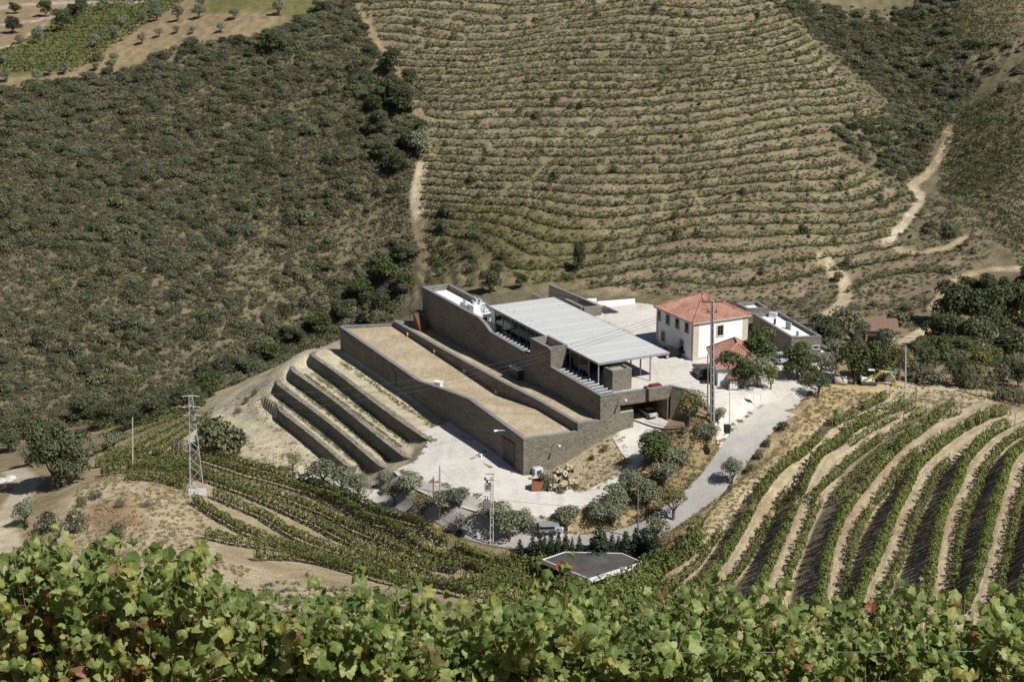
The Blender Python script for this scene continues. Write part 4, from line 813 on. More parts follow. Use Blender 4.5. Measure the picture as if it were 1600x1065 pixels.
for t_ in (.35, .82): Pq = PAa[1] + (PAa[2] - PAa[1]) * t_; face_window(hA, np.array([Pq[0], Pq[1], 10.6]), dd2, no2, .9, .5, .07, M['dark_glass'], M['plaster'])
hB, PBb = flat_house('slate_annex', [(1150, 474), (1167, 483), (1200, 481.4), (1183, 471)], 12.6, 6.5, 'small square flat-roofed slate block behind the right corner of the white house')
hC, PCc = flat_house('slate_annex', [(1243, 541), (1266, 554), (1307, 551.5), (1286, 539.5)], 9.6, 5.0, 'low flat-roofed slate block with white roof lowest of the annexes')
dd3 = (PCc[2] - PCc[1])[:2]; dd3 /= np.linalg.norm(dd3); no3 = np.array([dd3[1], -dd3[0]]); no3 = no3 if no3[1] < 0 else -no3
for t_ in (.3, .7): Pq = PCc[1] + (PCc[2] - PCc[1]) * t_; face_window(hC, np.array([Pq[0], Pq[1], 7.6]), dd3, no3, 1.0, 1.2, .1)
def build_shed():
    P = hit(1375, 531); h = thing('stone_shed', P, 'old rubble stone shed with dull brown roof beside the hillside track', 'shed'); rz = -.12; w_, d_ = 5.6, 4.6
    mb = MB(); mb.box(P[0], P[1], P[2] - 1, w_, d_, 3.4, rz); mb.build('wall', m_plain('rubble_wall', (.34, .28, .20), .3, 1.5, .95, 0, .5), h)
    mb = MB(); co, si = math.cos(rz), math.sin(rz)
    def q(x, y, z): return (P[0] + x * co - y * si, P[1] + x * si + y * co, P[2] + z)
    mb.box8([q(-w_ / 2 - .3, -d_ / 2 - .3, 2.25), q(w_ / 2 + .3, -d_ / 2 - .3, 2.25), q(w_ / 2 + .3, d_ / 2 + .3, 3.3), q(-w_ / 2 - .3, d_ / 2 + .3, 3.3)], [q(-w_ / 2 - .3, -d_ / 2 - .3, 2.42), q(w_ / 2 + .3, -d_ / 2 - .3, 2.42), q(w_ / 2 + .3, d_ / 2 + .3, 3.47), q(-w_ / 2 - .3, d_ / 2 + .3, 3.47)])
    mb.build('roof', m_plain('dull_brown_tiles', (.20, .125, .095), .25, 2, .9, 0, .4), h)
    for x in (1.2, 2.1): face_window(h, np.array(q(x, -d_ / 2 - .01, 1.1)), np.array([co, si]), np.array([si, -co]), .55, 1.2, .06, M['plaster'], M['plaster'])
    face_window(h, np.array(q(-1.3, -d_ / 2 - .01, .9)), np.array([co, si]), np.array([si, -co]), 2.2, 1.3, .06, M['dark_glass'], M['timber'])
build_shed()
def build_pentagon():
    z = -2.6; P = [at(*q, z) for q in ((848, 874), (920, 904), (1003, 878), (971, 864), (883, 862))]; C = np.mean(P, axis=0)
    h = thing('pavilion', (C[0], C[1], -6.2), 'five-sided flat dark roof with white rim standing among the vines', 'pavilion')
    t = NT('bitumen_roof'); n = t.noise(.5, 5); n2 = t.noise(1.6, 4, t.scale(.25, 2.2, 1, .5)); col = t.ramp(n, [(.35, (.060, .055, .050)), (.66, (.10, .094, .087)), (.85, (.19, .18, .165))]); col = t.mix(.5, col, t.ramp(n2, [(.35, (.3, .3, .3)), (.65, (.68, .68, .68))]), 'OVERLAY'); t.base(col)
    mb = MB(); mb.box8([(p[0], p[1], z - .16) for p in P], [(p[0], p[1], z - .02) for p in P]); mb.build('roof', t.m, h)
    n = len(P); Q = [C[:2] + (p[:2] - C[:2]) * 1.012 for p in P]; Qi = [C[:2] + (p[:2] - C[:2]) * .985 for p in P]
    for i in range(n):
        j = (i + 1) % n; q = [Q[i], Q[j], Qi[j], Qi[i]]; deep = .55 if i in (0, 1) else .3; m2 = MB(); m2.box8([(*p, z - deep) for p in q], [(*p, z + .06) for p in q]); m2.build('fascia', M['white_paint'], h)
    for i in range(n):
        p = C[:2] + (P[i][:2] - C[:2]) * .86; m2 = MB(); m2.tube([(*p, -7.2), (*p, z - .16)], .12, 8); m2.build('post', M['white_paint'], h)
    m2 = MB(); Pw = at(972, 888, z); m2.tube([(Pw[0], Pw[1], z - .1), (Pw[0], Pw[1], z + .12)], .32, 10); m2.build('roof_vent', M['grey_steel'], h)
    q = [C[:2] + (p[:2] - C[:2]) * .7 for p in P]; m2 = MB(); m2.box8([(*p, -7.2) for p in q], [(*p, z - .165) for p in q]); m2.build('wall', M['steel'], h)
build_pentagon()
# ------------------------------------------------------------------ foliage makers
def quads(C, Nrm, size, r, aspect=.75):
    """one small four-cornered leaf clump per centre"""
    n = len(C); Nrm = Nrm / (np.linalg.norm(Nrm, axis=1)[:, None] + 1e-9); h = r.normal(size=(n, 3)); X = np.cross(Nrm, h); X /= np.linalg.norm(X, axis=1)[:, None] + 1e-9; Yv = np.cross(Nrm, X)
    s = (size * (.6 + .8 * r.random(n)))[:, None] if np.ndim(size) == 0 else (size * (.6 + .8 * r.random(n)))[:, None]
    fold = Nrm * s * .25
    V = np.stack([C - X * s * .5, C - Yv * s * .5 * aspect + fold, C + X * s * .5, C + Yv * s * .5 * aspect + fold], 1).reshape(-1, 3)
    return V, np.arange(4 * n).reshape(n, 4)
def cloud(n, lobes, size, seed, shell=.6, up=.35):
    r = np.random.default_rng(seed); lob = np.array(lobes, float); w = lob[:, 3] ** 2; k = r.choice(len(lob), n, p=w / w.sum())
    d = r.normal(size=(n, 3)); d /= np.linalg.norm(d, axis=1)[:, None]; d[:, 2] = np.where(d[:, 2] < -.5, -d[:, 2], d[:, 2])
    rad = lob[k, 3] * (shell + (1.08 - shell) * r.random(n) ** .6); sq = lob[k, 4] if lob.shape[1] > 4 else np.ones(n)
    C = lob[k, :3] + d * rad[:, None] * np.c_[np.ones(n), np.ones(n), sq]
    return quads(C, d + r.normal(size=(n, 3)) * .55 + np.array([0, 0, up]), size, r)
def lobes_round(seed, R_, H, n, z0, spread=.6, rr=(.35, .6)):
    r = np.random.default_rng(seed); out = []
    for i in range(n):
        th = 6.283 * (i + r.random() * .7) / n; q = R_ * spread * (.35 + .65 * r.random()); out.append((q * math.cos(th), q * math.sin(th), z0 + H * (.2 + .65 * r.random()), R_ * r.uniform(*rr), .8))
    out.append((0, 0, z0 + H * .6, R_ * rr[1], .85)); return out
def tree_mesh(kind, seed):
    """crown mesh, trunk mesh, crown width, height; base at the origin"""
    r = random.Random(seed)
    if kind == 'olive': R_, H, z0, lb, n, s, mat = 2.0, 2.6, 1.0, None, 1500, .24, 'olive'; lb = lobes_round(seed, R_, H, 7, z0)
    elif kind == 'almond': R_, H, z0, n, s, mat = 1.9, 2.4, 1.3, 900, .22, 'almond'; lb = lobes_round(seed, R_, H, 7, z0, .65)
    elif kind == 'broad': R_, H, z0, n, s, mat = 2.4, 4.6, 1.0, 2200, .3, 'broad'; lb = lobes_round(seed, R_, H, 11, z0, .6, (.35, .55))
    elif kind == 'lime': R_, H, z0, n, s, mat = 1.6, 3.2, .6, 1100, .24, 'lime'; lb = lobes_round(seed, R_, H, 8, z0, .6)
    elif kind == 'round': R_, H, z0, n, s, mat = 1.9, 2.0, 1.5, 1500, .2, 'broad'; lb = lobes_round(seed, R_, H, 8, z0, .6, (.4, .55))
    elif kind == 'dark': R_, H, z0, n, s, mat = 3.6, 5.6, 1.0, 3600, .36, 'evergreen'; lb = lobes_round(seed, R_, H, 16, z0, .68, (.25, .42))
    elif kind == 'oak': R_, H, z0, n, s, mat = 4.3, 7.6, .4, 9000, .32, 'evergreen'; lb = lobes_round(seed, R_, H, 34, z0 - .6, .78, (.2, .34))
    elif kind == 'bush': R_, H, z0, n, s, mat = 1.5, 1.6, .1, 800, .22, 'scrub'; lb = lobes_round(seed, R_, H, 6, z0 - .2, .55, (.4, .6))
    elif kind == 'greybush': R_, H, z0, n, s, mat = 1.5, 1.5, .1, 600, .22, 'greyscrub'; lb = lobes_round(seed, R_, H, 6, z0 - .2, .55, (.4, .6))
    elif kind == 'drybush': R_, H, z0, n, s, mat = 1.4, 1.2, .05, 380, .2, 'dryscrub'; lb = lobes_round(seed, R_, H, 5, z0 - .2, .55, (.4, .6))
    elif kind == 'cypress':
        lb = [(0, 0, .5 + i * .42, .62 * (1 - i / 8.5) * (1 + .15 * r.random()) + .06, 1.1) for i in range(8)]; R_, H, z0, n, s, mat = .65, 3.6, .1, 750, .2, 'conifer'
    elif kind == 'bare': R_, H, z0, n, s, mat = 1.3, 2.2, 1.0, 260, .16, 'dryscrub'; lb = lobes_round(seed, R_, H, 6, z0, .7)
    V, F = cloud(n, lb, s, seed, .25 if kind in ('cypress', 'bare') else .5)
    if kind == 'cypress':
        V[:, 2] = V[:, 2]; 
    crown = mesh_np(kind + '_crown', V, F, M[mat]); tb = MB()
    if kind in ('bush', 'greybush', 'drybush'):
        for i in range(4): th = i * 1.6 + r.random(); tb.tube([(0, 0, -.2), (.35 * math.cos(th), .35 * math.sin(th), .7)], [.07, .03], 4)
    else:
        tr = .05 * R_ + .08; top = z0 + H * .45; le = .25 * r.uniform(-1, 1)
        tb.tube([(0, 0, -.5), (le * .4, 0, z0 * .5), (le, .1, z0 + .1)], [tr * 1.25, tr, tr * .85], 7)
        for i in range(5):
            th = i * 1.26 + r.random(); q = R_ * .55; tb.tube([(le, .1, z0), (le + q * .45 * math.cos(th), q * .45 * math.sin(th), z0 + H * .22), (q * math.cos(th), q * math.sin(th), z0 + H * (.45 + .2 * r.random()))], [tr * .65, tr * .4, tr * .15], 5)
    trunk = mesh_np(kind + '_trunk', np.array(tb.v), tb.f, M['bark']); 
    return crown, trunk, V[:, 0].max() - V[:, 0].min(), V[:, 2].max()
PROTO = {}
NVAR = {'olive': 4, 'bush': 4, 'greybush': 3, 'cypress': 3, 'dark': 3, 'broad': 3, 'almond': 2, 'drybush': 3}
def proto(kind, i):
    i %= NVAR.get(kind, 1)
    if (kind, i) not in PROTO: PROTO[kind, i] = tree_mesh(kind, 100 + 17 * i + sum(map(ord, kind)))
    return PROTO[kind, i]
TR = random.Random(21)
KNAME = {'olive': 'olive_tree', 'almond': 'almond_tree', 'broad': 'leafy_tree', 'lime': 'leafy_tree', 'round': 'leafy_tree', 'dark': 'evergreen_tree', 'oak': 'oak_tree', 'bush': 'shrub', 'greybush': 'shrub', 'drybush': 'shrub', 'cypress': 'cypress_tree', 'bare': 'thin_tree'}
KCAT = {'shrub': 'shrub'}
KDESC = {'olive': 'grey-green olive tree', 'almond': 'yellowish almond tree', 'broad': 'dark green leafy tree', 'lime': 'bright yellow-green tree', 'round': 'round-crowned green tree', 'dark': 'dark evergreen tree', 'oak': 'broad dark oak tree', 'bush': 'dark green bush', 'greybush': 'grey-green bush', 'drybush': 'dry straw-coloured bush', 'cypress': 'slim dark cypress', 'bare': 'sparse half-bare tree'}
def put_tree(kind, P, wid, hei, label, group):
    cr, tk, w0, h0 = proto(kind, TR.randrange(9)); nm = KNAME[kind]
    t = thing(nm, P, label, KCAT.get(nm, 'tree'), group, TR.uniform(0, 6.28)); s = wid / w0; sz = (hei / h0) if hei else s * TR.uniform(.92, 1.08); t.scale = (s, s, sz)
    link('crown', cr, t); link('trunk', tk, t); return t
def grove(place, group, items):
    """items: (kind, u, v of crown centre, width px[, height px]); labels count from the left within a kind"""
    uv = []
    for it in items:
        k, u, v, w = it[:4]; h = it[4] if len(it) > 4 else w * {'cypress': 2.2, 'almond': .95, 'bush': .72, 'greybush': .7, 'drybush': .65, 'broad': 1.15, 'dark': 1.0, 'oak': 1.0}.get(k, .9)
        uv.append((u, v + h * .46))
    P = hits(uv); cnt = {}; tot = {}
    for it in items: tot[it[0]] = tot.get(it[0], 0) + 1
    for i in sorted(range(len(items)), key=lambda i: items[i][1]):
        it = items[i]; k, w = it[0], it[3]; p = P[i]; zc = p[1] * CP_ - (p[2] - CAM_H) * SP_; mpp = zc / FPX; cnt[k] = cnt.get(k, 0) + 1
        lab = (KDESC[k] + ' ' + place) if tot[k] == 1 else '%s %s from left %s' % (ORD(cnt[k] - 1), KDESC[k], place)
        put_tree(k, p - np.array([0, 0, .05]), w * mpp, it[4] * mpp * 1.04 if len(it) > 4 else None, lab, group if len(items) > 1 else None)
grove('between the stepped terraces and the road', 'trees on the lower yard bank', [('olive',505,738,60,44),('olive',534,749,50,40),('olive',559,760,44,40),('olive',598,752,26),('olive',637,756,46,36),('almond',617,772,44,40),('almond',659,790,46,40),('almond',458,722,36,28)])
grove('along the front edge of the lower yard', 'trees along the front of the lower yard', [('olive',694,782,50,36),('olive',718,778,34,34),('bare',720,818,30,40),('olive',772,803,52,40),('olive',796,820,62,46),('bush',836,820,24),('olive',885,808,46,40),('olive',936,802,52,40),('olive',958,806,40,38),('bush',718,832,14),('bush',704,830,12),('olive',820,815,36,40)])
grove('on the bank below the garage ramp', 'trees on the ramp bank', [('olive',962,780,50,44),('olive',982,752,46,40),('olive',1012,772,50,46),('olive',1038,742,46,40),('olive',1060,717,44,34),('broad',1018,705,52,58),('broad',1032,692,34,40),('almond',1052,787,54,56),('greybush',1027,820,42,34),('almond',1077,640,58,58),('olive',1105,677,42,28),('olive',1122,650,28,26),('bush',945,700,14,10),('bush',925,714,10,8)])
grove('beside the asphalt road', 'trees beside the road', [('olive',1143,737,36,42),('greybush',1140,762,10,14),('greybush',1223,664,24,16),('bush',1196,692,16,12),('bush',1186,710,18,14),('bush',1172,730,18,14)])
grove('at the courtyard edge by the vineyard', None, [('round',1278,602,44,42)])
grove('before the orange-roofed outbuilding', 'trees round the outbuilding', [('broad',1146,574,62,56),('broad',1186,555,70,78),('olive',1182,582,62,48),('lime',1204,590,28,42),('broad',1162,585,52,50),('dark',1168,570,50,50)])
grove('in front of the flat-roofed annexes', 'trees by the annexes', [('broad',1246,566,50,60),('dark',1254,572,40,44),('cypress',1244,540,16,44),('olive',1283,568,34,34),('lime',1272,582,18,24),('bush',1262,590,34,22),('broad',1230,580,20,30),('greybush',1300,572,26,20)])
grove('behind the white annex roofs', 'trees behind the annexes', [('dark',1290,520,60,56),('greybush',1322,500,60,46),('bush',1345,518,36,34),('greybush',1312,548,46,40),('bush',1400,498,40,26),('bush',1340,540,36,40),('greybush',1360,553,40,30)])
grove('behind the yellow digger', 'trees behind the digger', [('broad',1336,569,56,68),('broad',1371,566,54,64),('almond',1404,566,48,62),('dark',1352,578,34,40),('dark',1440,555,54,52),('greybush',1432,580,44,34),('greybush',1456,588,44,30),('dark',1496,583,48,44),('lime',1530,568,46,44),('lime',1552,556,34,30),('greybush',1520,596,40,24),('dark',1592,586,40,44),('greybush',1569,612,40,24),('bush',1545,598,30,22),('greybush',1596,618,30,24)])
grove('in the dense wood at the right', 'trees of the dense wood', [('dark',1490,478,80,74),('dark',1545,492,84,80),('dark',1592,478,80,76),('dark',1470,520,56,60),('dark',1522,530,76,70),('dark',1580,540,80,64),('dark',1520,455,56,44),('oak',1560,462,70,60),('dark',1610,520,70,70),('broad',1500,545,50,44),('broad',1462,548,50,50),('dark',1610,440,60,50)])
grove('standing at the left by the dirt track', None, [('oak',92,712,104,104)])
grove('below the big dark tree at the left', 'olives and bushes below the big tree', [('olive',46,712,34,34),('olive',41,801,42,42),('greybush',76,814,46,34),('greybush',118,814,44,36),('bush',182,830,38,26),('bush',127,783,20,16),('greybush',188,786,20,14),('bush',158,868,30,22),('drybush',232,785,26,12),('drybush',150,772,30,14)])
grove('near the lattice pylon', 'shrubs near the pylon', [('bush',346,684,88,56),('bush',330,676,50,46),('drybush',348,695,44,34),('drybush',278,696,34,26),('olive',177,690,32,30),('olive',147,701,24,24),('bush',372,690,40,40),('bush',385,625,12,10),('bush',398,612,12,10),('drybush',372,640,14,10)])
grove('in the hedge behind the pavilion', 'cypress hedge behind the pavilion', [('cypress',812,855,19,28),('cypress',832,851,20,36),('cypress',843,849,18,39),('cypress',851,850,16,36),('cypress',861,848,19,42),('cypress',872,847,19,44),('cypress',884,848,20,42),('cypress',894,852,13,30),('cypress',905,850,16,33),('cypress',934,843,41,56),('cypress',956,849,20,39),('cypress',977,848,28,39),('cypress',993,845,28,44),('cypress',1007,845,28,44),('cypress',1022,846,28,42),('cypress',944,850,24,39),('cypress',966,851,19,30)])
grove('on the slope behind the winery', 'trees behind the winery', [('dark',768,441,40,36),('dark',814,438,28,26),('dark',905,402,24,46),('bush',700,328,30,22),('bush',694,352,24,18),('bush',775,418,22,16),('bush',735,440,18,14)])
grove('in the olive field at top left', 'olives on the high field', [('olive',177,52,25),('olive',149,66,21),('olive',189,38,25),('olive',245,24,21),('olive',278,24,23),('olive',311,19,25),('olive',366,23,19),('olive',436,16,23),('olive',276,47,13),('olive',301,48,12),('olive',345,45,16),('olive',248,52,15),('olive',222,63,16),('olive',224,25,14),('olive',59,121,22),('olive',77,112,18),('olive',101,110,18),('olive',9,122,19),('olive',150,105,15),('olive',175,103,17),('bush',152,87,26),('olive',178,93,17),('olive',243,10,21),('olive',315,5,19),('dark',21,38,32),('dark',73,16,24),('dark',24,12,22),('dark',98,30,40),('dark',118,20,30),('olive',163,8,20),('dark',427,62,46),('dark',500,12,28),('dark',128,8,24),('olive',60,58,22),('olive',30,62,16),('olive',5,95,14)])
grove('at the top of the scrub gully', 'trees of the scrub gully', [('dark',610,100,34),('dark',640,120,30),('dark',600,140,50),('dark',630,160,44),('dark',590,190,44),('olive',655,232,44),('dark',640,215,40),('dark',620,250,46),('dark',660,195,26),('dark',600,230,40),('dark',585,160,36)])
grove('at the foot of the scrub slope', 'trees at the foot of the scrub slope', [('broad',605,425,46,40),('dark',630,395,36,30),('broad',565,455,44,38),('dark',596,474,44,38),('broad',632,442,34,30),('dark',540,486,42,34),('broad',500,506,46,34),('dark',460,524,44,32),('broad',420,552,42,30),('dark',200,655,60,34),('dark',165,650,56,40),('dark',240,640,56,40),('dark',130,640,60,40),('dark',285,622,50,40),('broad',330,600,50,40),('dark',375,572,56,40),('broad',60,668,50,30),('dark',15,690,50,34),('broad',310,625,40,24)])
# ------------------------------------------------------------------ vine rows
def resample(P, step):
    P = np.asarray(P, float); d = np.r_[0, np.cumsum(np.linalg.norm(np.diff(P[:, :2], axis=0), axis=1))]; n = max(2, int(d[-1] / step) + 1); s = np.linspace(0, d[-1], n)
    return np.c_[[np.interp(s, d, P[:, k]) for k in range(P.shape[1])]].T, s
def row_leaves(P, per_m, wid, z0, z1, size, seed, gap=.0, plant=1.15, ragged=.25, thin=None):
    r = np.random.default_rng(seed); P, s = resample(P, .25); Ltot = s[-1]; n = int(Ltot * per_m); t = r.random(n) * Ltot
    if plant: t = t + .2 * np.sin(t / plant * 6.283) * plant * .5
    t = np.clip(t, 0, Ltot); nz = noise2(t, t * 0 + seed * 3.3, 7, seed % 97)
    keep = np.ones(n, bool) if gap <= 0 else (nz > -1.0 + 1.3 * gap); keep &= r.random(n) > .05
    if thin: yy_ = np.interp(t, s, P[:, 1]); keep &= nz > -1.0 + 1.45 * sstep(thin[0], thin[1], yy_)
    t = t[keep]; nz = nz[keep]; n = len(t)
    X = np.interp(t, s, P[:, 0]); Y = np.interp(t, s, P[:, 1]); T = np.c_[np.interp(t + .3, s, P[:, 0]) - np.interp(t - .3, s, P[:, 0]), np.interp(t + .3, s, P[:, 1]) - np.interp(t - .3, s, P[:, 1])]; T /= np.linalg.norm(T, axis=1)[:, None] + 1e-9
    hgt = 1 + ragged * noise2(t, t * 0 + seed, 1.9, 5 + seed % 31); ang = r.random(n) * 6.283; rad = .55 + .5 * r.random(n) ** .7
    lat = np.cos(ang) * rad * wid / 2 * hgt; vert = (np.sin(ang) * rad * .5 + .5) * (z1 - z0) * hgt + z0; N = np.c_[-T[:, 1], T[:, 0]]
    x = X + N[:, 0] * lat; y = Y + N[:, 1] * lat; z = hg(X, Y) + vert
    nrm = np.c_[N * np.cos(ang)[:, None], np.sin(ang)] + r.normal(size=(n, 3)) * .5 + np.array([0, 0, .3])
    return quads(np.c_[x, y, z], nrm, size, r)
def vine_row(P, label, group, per_m=60, wid=.85, z0=.35, z1=1.5, size=.27, seed=1, gap=0, mat='vine', posts=9.0, trunks=True, ragged=.25, thin=None):
    P = np.asarray(P, float)[:, :2]; mid = P[len(P) // 2]; O = np.array([mid[0], mid[1], float(hg(mid[:1], mid[1:2])[0])])
    t = thing('vine_row', O, label, 'vine row', group)
    V, F = row_leaves(P, per_m, wid, z0, z1, size, seed, gap, ragged=ragged, thin=thin); link('foliage', mesh_np('vine_foliage', V - O, F, M[mat]), t)
    if trunks:
        Q, s = resample(P, 1.15); mb = MB(); zz = hg(Q[:, 0], Q[:, 1]); rr = random.Random(seed)
        for (x, y), z in zip(Q[:, :2], zz): mb.tube([(x, y, z - .15), (x + rr.uniform(-.1, .1), y + rr.uniform(-.1, .1), z + z0 + .35)], [.045, .035], 4, False)
        o = mb.build('vine_trunks', M['dark_bark'], t); o['kind'] = 'stuff'
    if posts:
        Q, s = resample(P, posts); zz = hg(Q[:, 0], Q[:, 1]); pm = None
        for (x, y), z in zip(Q[:, :2], zz):
            if pm is None: mb = MB(); mb.tube([(0, 0, -.3), (0, 0, 1.75)], .05, 5); pm = mesh_np('post', np.array(mb.v), mb.f, M['wood_pole'])
            link('post', pm, t, (x - O[0], y - O[1], z - O[2]))
    return t
def offset_line(P, d):
    P = np.asarray(P)[:, :2]; T = np.gradient(P, axis=0); T /= np.linalg.norm(T, axis=1)[:, None]; return P + np.c_[-T[:, 1], T[:, 0]] * d
def side_sign(P):                                  # +1 if the left-hand normal points uphill (towards the next terrace)
    Q = offset_line(P, .6); Q2 = offset_line(P, -.6); return 1 if tau(Q[:, 0], Q[:, 1]).mean() > tau(Q2[:, 0], Q2[:, 1]).mean() else -1
cntr = 0
for k in sorted(TREAD_W):
    Pl = smooth_line(TREAD_W[k], 6); sg = side_sign(Pl); n = len(Pl); wid_ = 1.75
    tx = ['lowest', 'second', 'third', 'fourth', 'fifth', 'sixth', 'seventh', 'topmost'][k]
    if k < 8:
        out = offset_line(Pl, -sg * (1.2 if k else 1.5)); vine_row(out, 'vine row on the outer edge of the %s terrace tread of the right-hand vineyard' % tx, 'vine rows of the right-hand vineyard', 165, 1.05, .15, 1.7, .24, 40 + k, .22 if k in (1, 2) else .05, 'vine_dark', 6.0, ragged=.42, thin=(203, 230))
    i0 = {0: 0, 1: int(n * .45), 2: int(n * .48), 3: int(n * .3), 4: int(n * .28), 5: 0, 6: 0, 7: 0}[k]
    if k < 8:
        inn = offset_line(Pl[i0:], sg * 1.25); vine_row(inn, 'vine row at the bank foot of the %s terrace tread of the right-hand vineyard' % tx, 'vine rows of the right-hand vineyard', 115, .9, .1, 1.35, .23, 60 + k, .12, 'vine', 8.0, ragged=.4, thin=(205, 230))
for i_, sd_ in enumerate((-1.6, 1.6)):
    vine_row(offset_line(smooth_line(hits([(1283,796),(1300,774),(1337,732),(1375,700),(1431,663),(1463,644)]), 5), sd_), 'vine row on the %s side of the forking terrace track in the right-hand vineyard' % ('left', 'right')[i_], 'vine rows of the right-hand vineyard', 120, .8, .15, 1.5, .23, 76 + i_, .1, 'vine_dark', 6.0, ragged=.4, thin=(205, 232))
# sparse young rows near the flat crest
for i, px in enumerate([[(1300,662),(1340,640),(1372,622),(1390,612)], [(1318,668),(1350,650),(1380,635),(1412,622)], [(1330,690),(1362,668),(1400,648),(1430,630)], [(1352,700),(1395,672),(1440,650),(1470,640),(1490,625)], [(1395,700),(1430,678),(1460,655),(1500,640)], [(1420,712),(1470,680),(1510,660),(1540,645),(1578,640)], [(1395,640),(1420,620),(1430,612)]]):
    vine_row(smooth_line(hits([(u, v + 8) for u, v in px]), 4), 'sparse young vine row, %s from left near the flat crest' % ORD(i), 'young vine rows near the crest', 60, .8, .15, 1.35, .25, 80 + i, .55, 'vine_dark', 5.0)
for i in range(12):
    P = hits([(1508 + i * 8.5, 612 + i * 2.2)])[0]; mb = MB(); mb.tube([(P[0], P[1], P[2] - .2), (P[0] + .05 * math.sin(i * 2), P[1], P[2] + 1.6)], .05, 5); o = mb.solo('vine_stake', M['wood_pole'], P, '%s vine stake from the left in the row on the crest' % ORD(i), 'stake', 'stakes on the crest')
    V, F = cloud(46, [(0, 0, 1.2, .32, 1.6)], .2, 300 + i, .3); V[:, 2] += -.1; lf = link('leaves', mesh_np('young_vine', V, F, M['vine_dark']), o)
# field left of the road
LROWS = [[(345,712),(425,734),(483,752),(525,767),(562,782),(625,807),(670,827),(700,845)], [(309,712),(389,738),(450,755),(500,770),(550,792),(600,817),(650,845),(700,870),(750,887)], [(280,723),(370,752),(450,776),(512,801),(562,827),(600,844),(640,862),(720,888)], [(300,738),(334,748),(389,769),(450,796),(500,818),(550,845),(600,866),(680,890)], [(334,770),(374,787),(414,805),(454,830),(500,850),(560,868),(640,888)], [(305,780),(338,802),(374,823),(420,842),(480,862),(560,884),(640,902)], [(322,834),(374,845),(443,854),(520,876),(600,894),(700,912),(790,925)], [(398,868),(461,868),(540,886),(612,906),(675,914),(740,930)], [(712,852),(737,862),(782,877),(830,896)], [(735,880),(780,892),(830,905),(880,915)], [(760,898),(810,908),(860,920),(900,925)], [(800,872),(840,886),(880,905)], [(720,902),(780,910),(840,925)]]
for i, px in enumerate(LROWS):
    vine_row(smooth_line(hits([(u, v + 9) for u, v in px]), 5), '%s vine row down from the road in the left-hand vineyard' % ORD(i), 'vine rows of the left-hand vineyard', 150 if i > 7 else 150, .95, .5, 1.75, .24, 120 + i, .0, 'vine' if i < 8 else 'vine_dark', 7.0)
for i, px in enumerate([[(150,722),(200,716),(250,722),(300,730)], [(160,735),(215,728),(262,736),(300,748)], [(170,712),(225,706),(270,712),(310,716)], [(200,742),(245,744),(290,756)], [(222,725),(270,728),(330,742)]]):
    vine_row(smooth_line(hits([(u, v + 9) for u, v in px]), 5), '%s vine row in the dense block left of the pylon' % ORD(i), 'vine rows left of the pylon', 140, 1.3, .4, 1.9, .26, 140 + i, .0, 'vine', 8.0)
for i, px in enumerate([[(315,642),(262,668),(200,700),(165,712)], [(335,645),(285,668),(232,698),(205,712)], [(302,640),(240,662),(180,690),(150,706)], [(290,640),(215,662),(160,680)], [(280,636),(190,658),(150,670)], [(330,652),(300,670),(262,695),(248,708)], [(268,634),(180,652),(140,664)]]):
    vine_row(smooth_line(hits([(u, v + 4) for u, v in px]), 5), '%s vine row from the right on the slope dropping behind the pylon' % ORD(i), 'vine rows dropping to the stream', 60, 1.1, .2, 1.5, .3, 160 + i, .1, 'vine', 0, False)
for i, px in enumerate([[(840,908),(880,934),(922,952),(968,934),(1012,908)], [(832,898),(866,925),(912,955),(972,948),(1022,915)]]):
    vine_row(smooth_line(hits(px), 5), '%s tall vine pergola row hugging the pavilion front' % ('inner', 'outer')[i], 'pergola vines at the pavilion', 190, 2.2, .3, (3.3, 2.9)[i], .3, 190 + i, 0, 'vine_dark', 0)
# deep vines around the pavilion and on the lowest right bank
for i, px in enumerate([[(1005,880),(1040,868),(1075,848),(1100,830)], [(985,905),(1030,892),(1062,872),(1100,845)], [(920,922),(980,920),(1030,905)], [(960,935),(1020,925),(1060,905)], [(870,918),(920,930),(980,940)], [(1000,890),(1030,880),(1050,870)], [(740,925),(810,930),(880,945),(960,955)], [(760,945),(840,955),(930,965),(1010,955),(1070,930)], [(820,970),(900,978),(1000,972),(1080,950)], [(880,990),(980,988),(1080,970),(1130,950)], [(700,965),(780,975),(860,985)], [(960,1005),(1060,992),(1150,970)]]):
    vine_row(smooth_line(hits([(u, v + 9) for u, v in px]), 5), '%s dense vine row round the dark-roofed pavilion' % ORD(i), 'vine rows round the pavilion', 120, 1.8, .2, 1.7, .28, 180 + i, 0, 'vine_dark', 0)
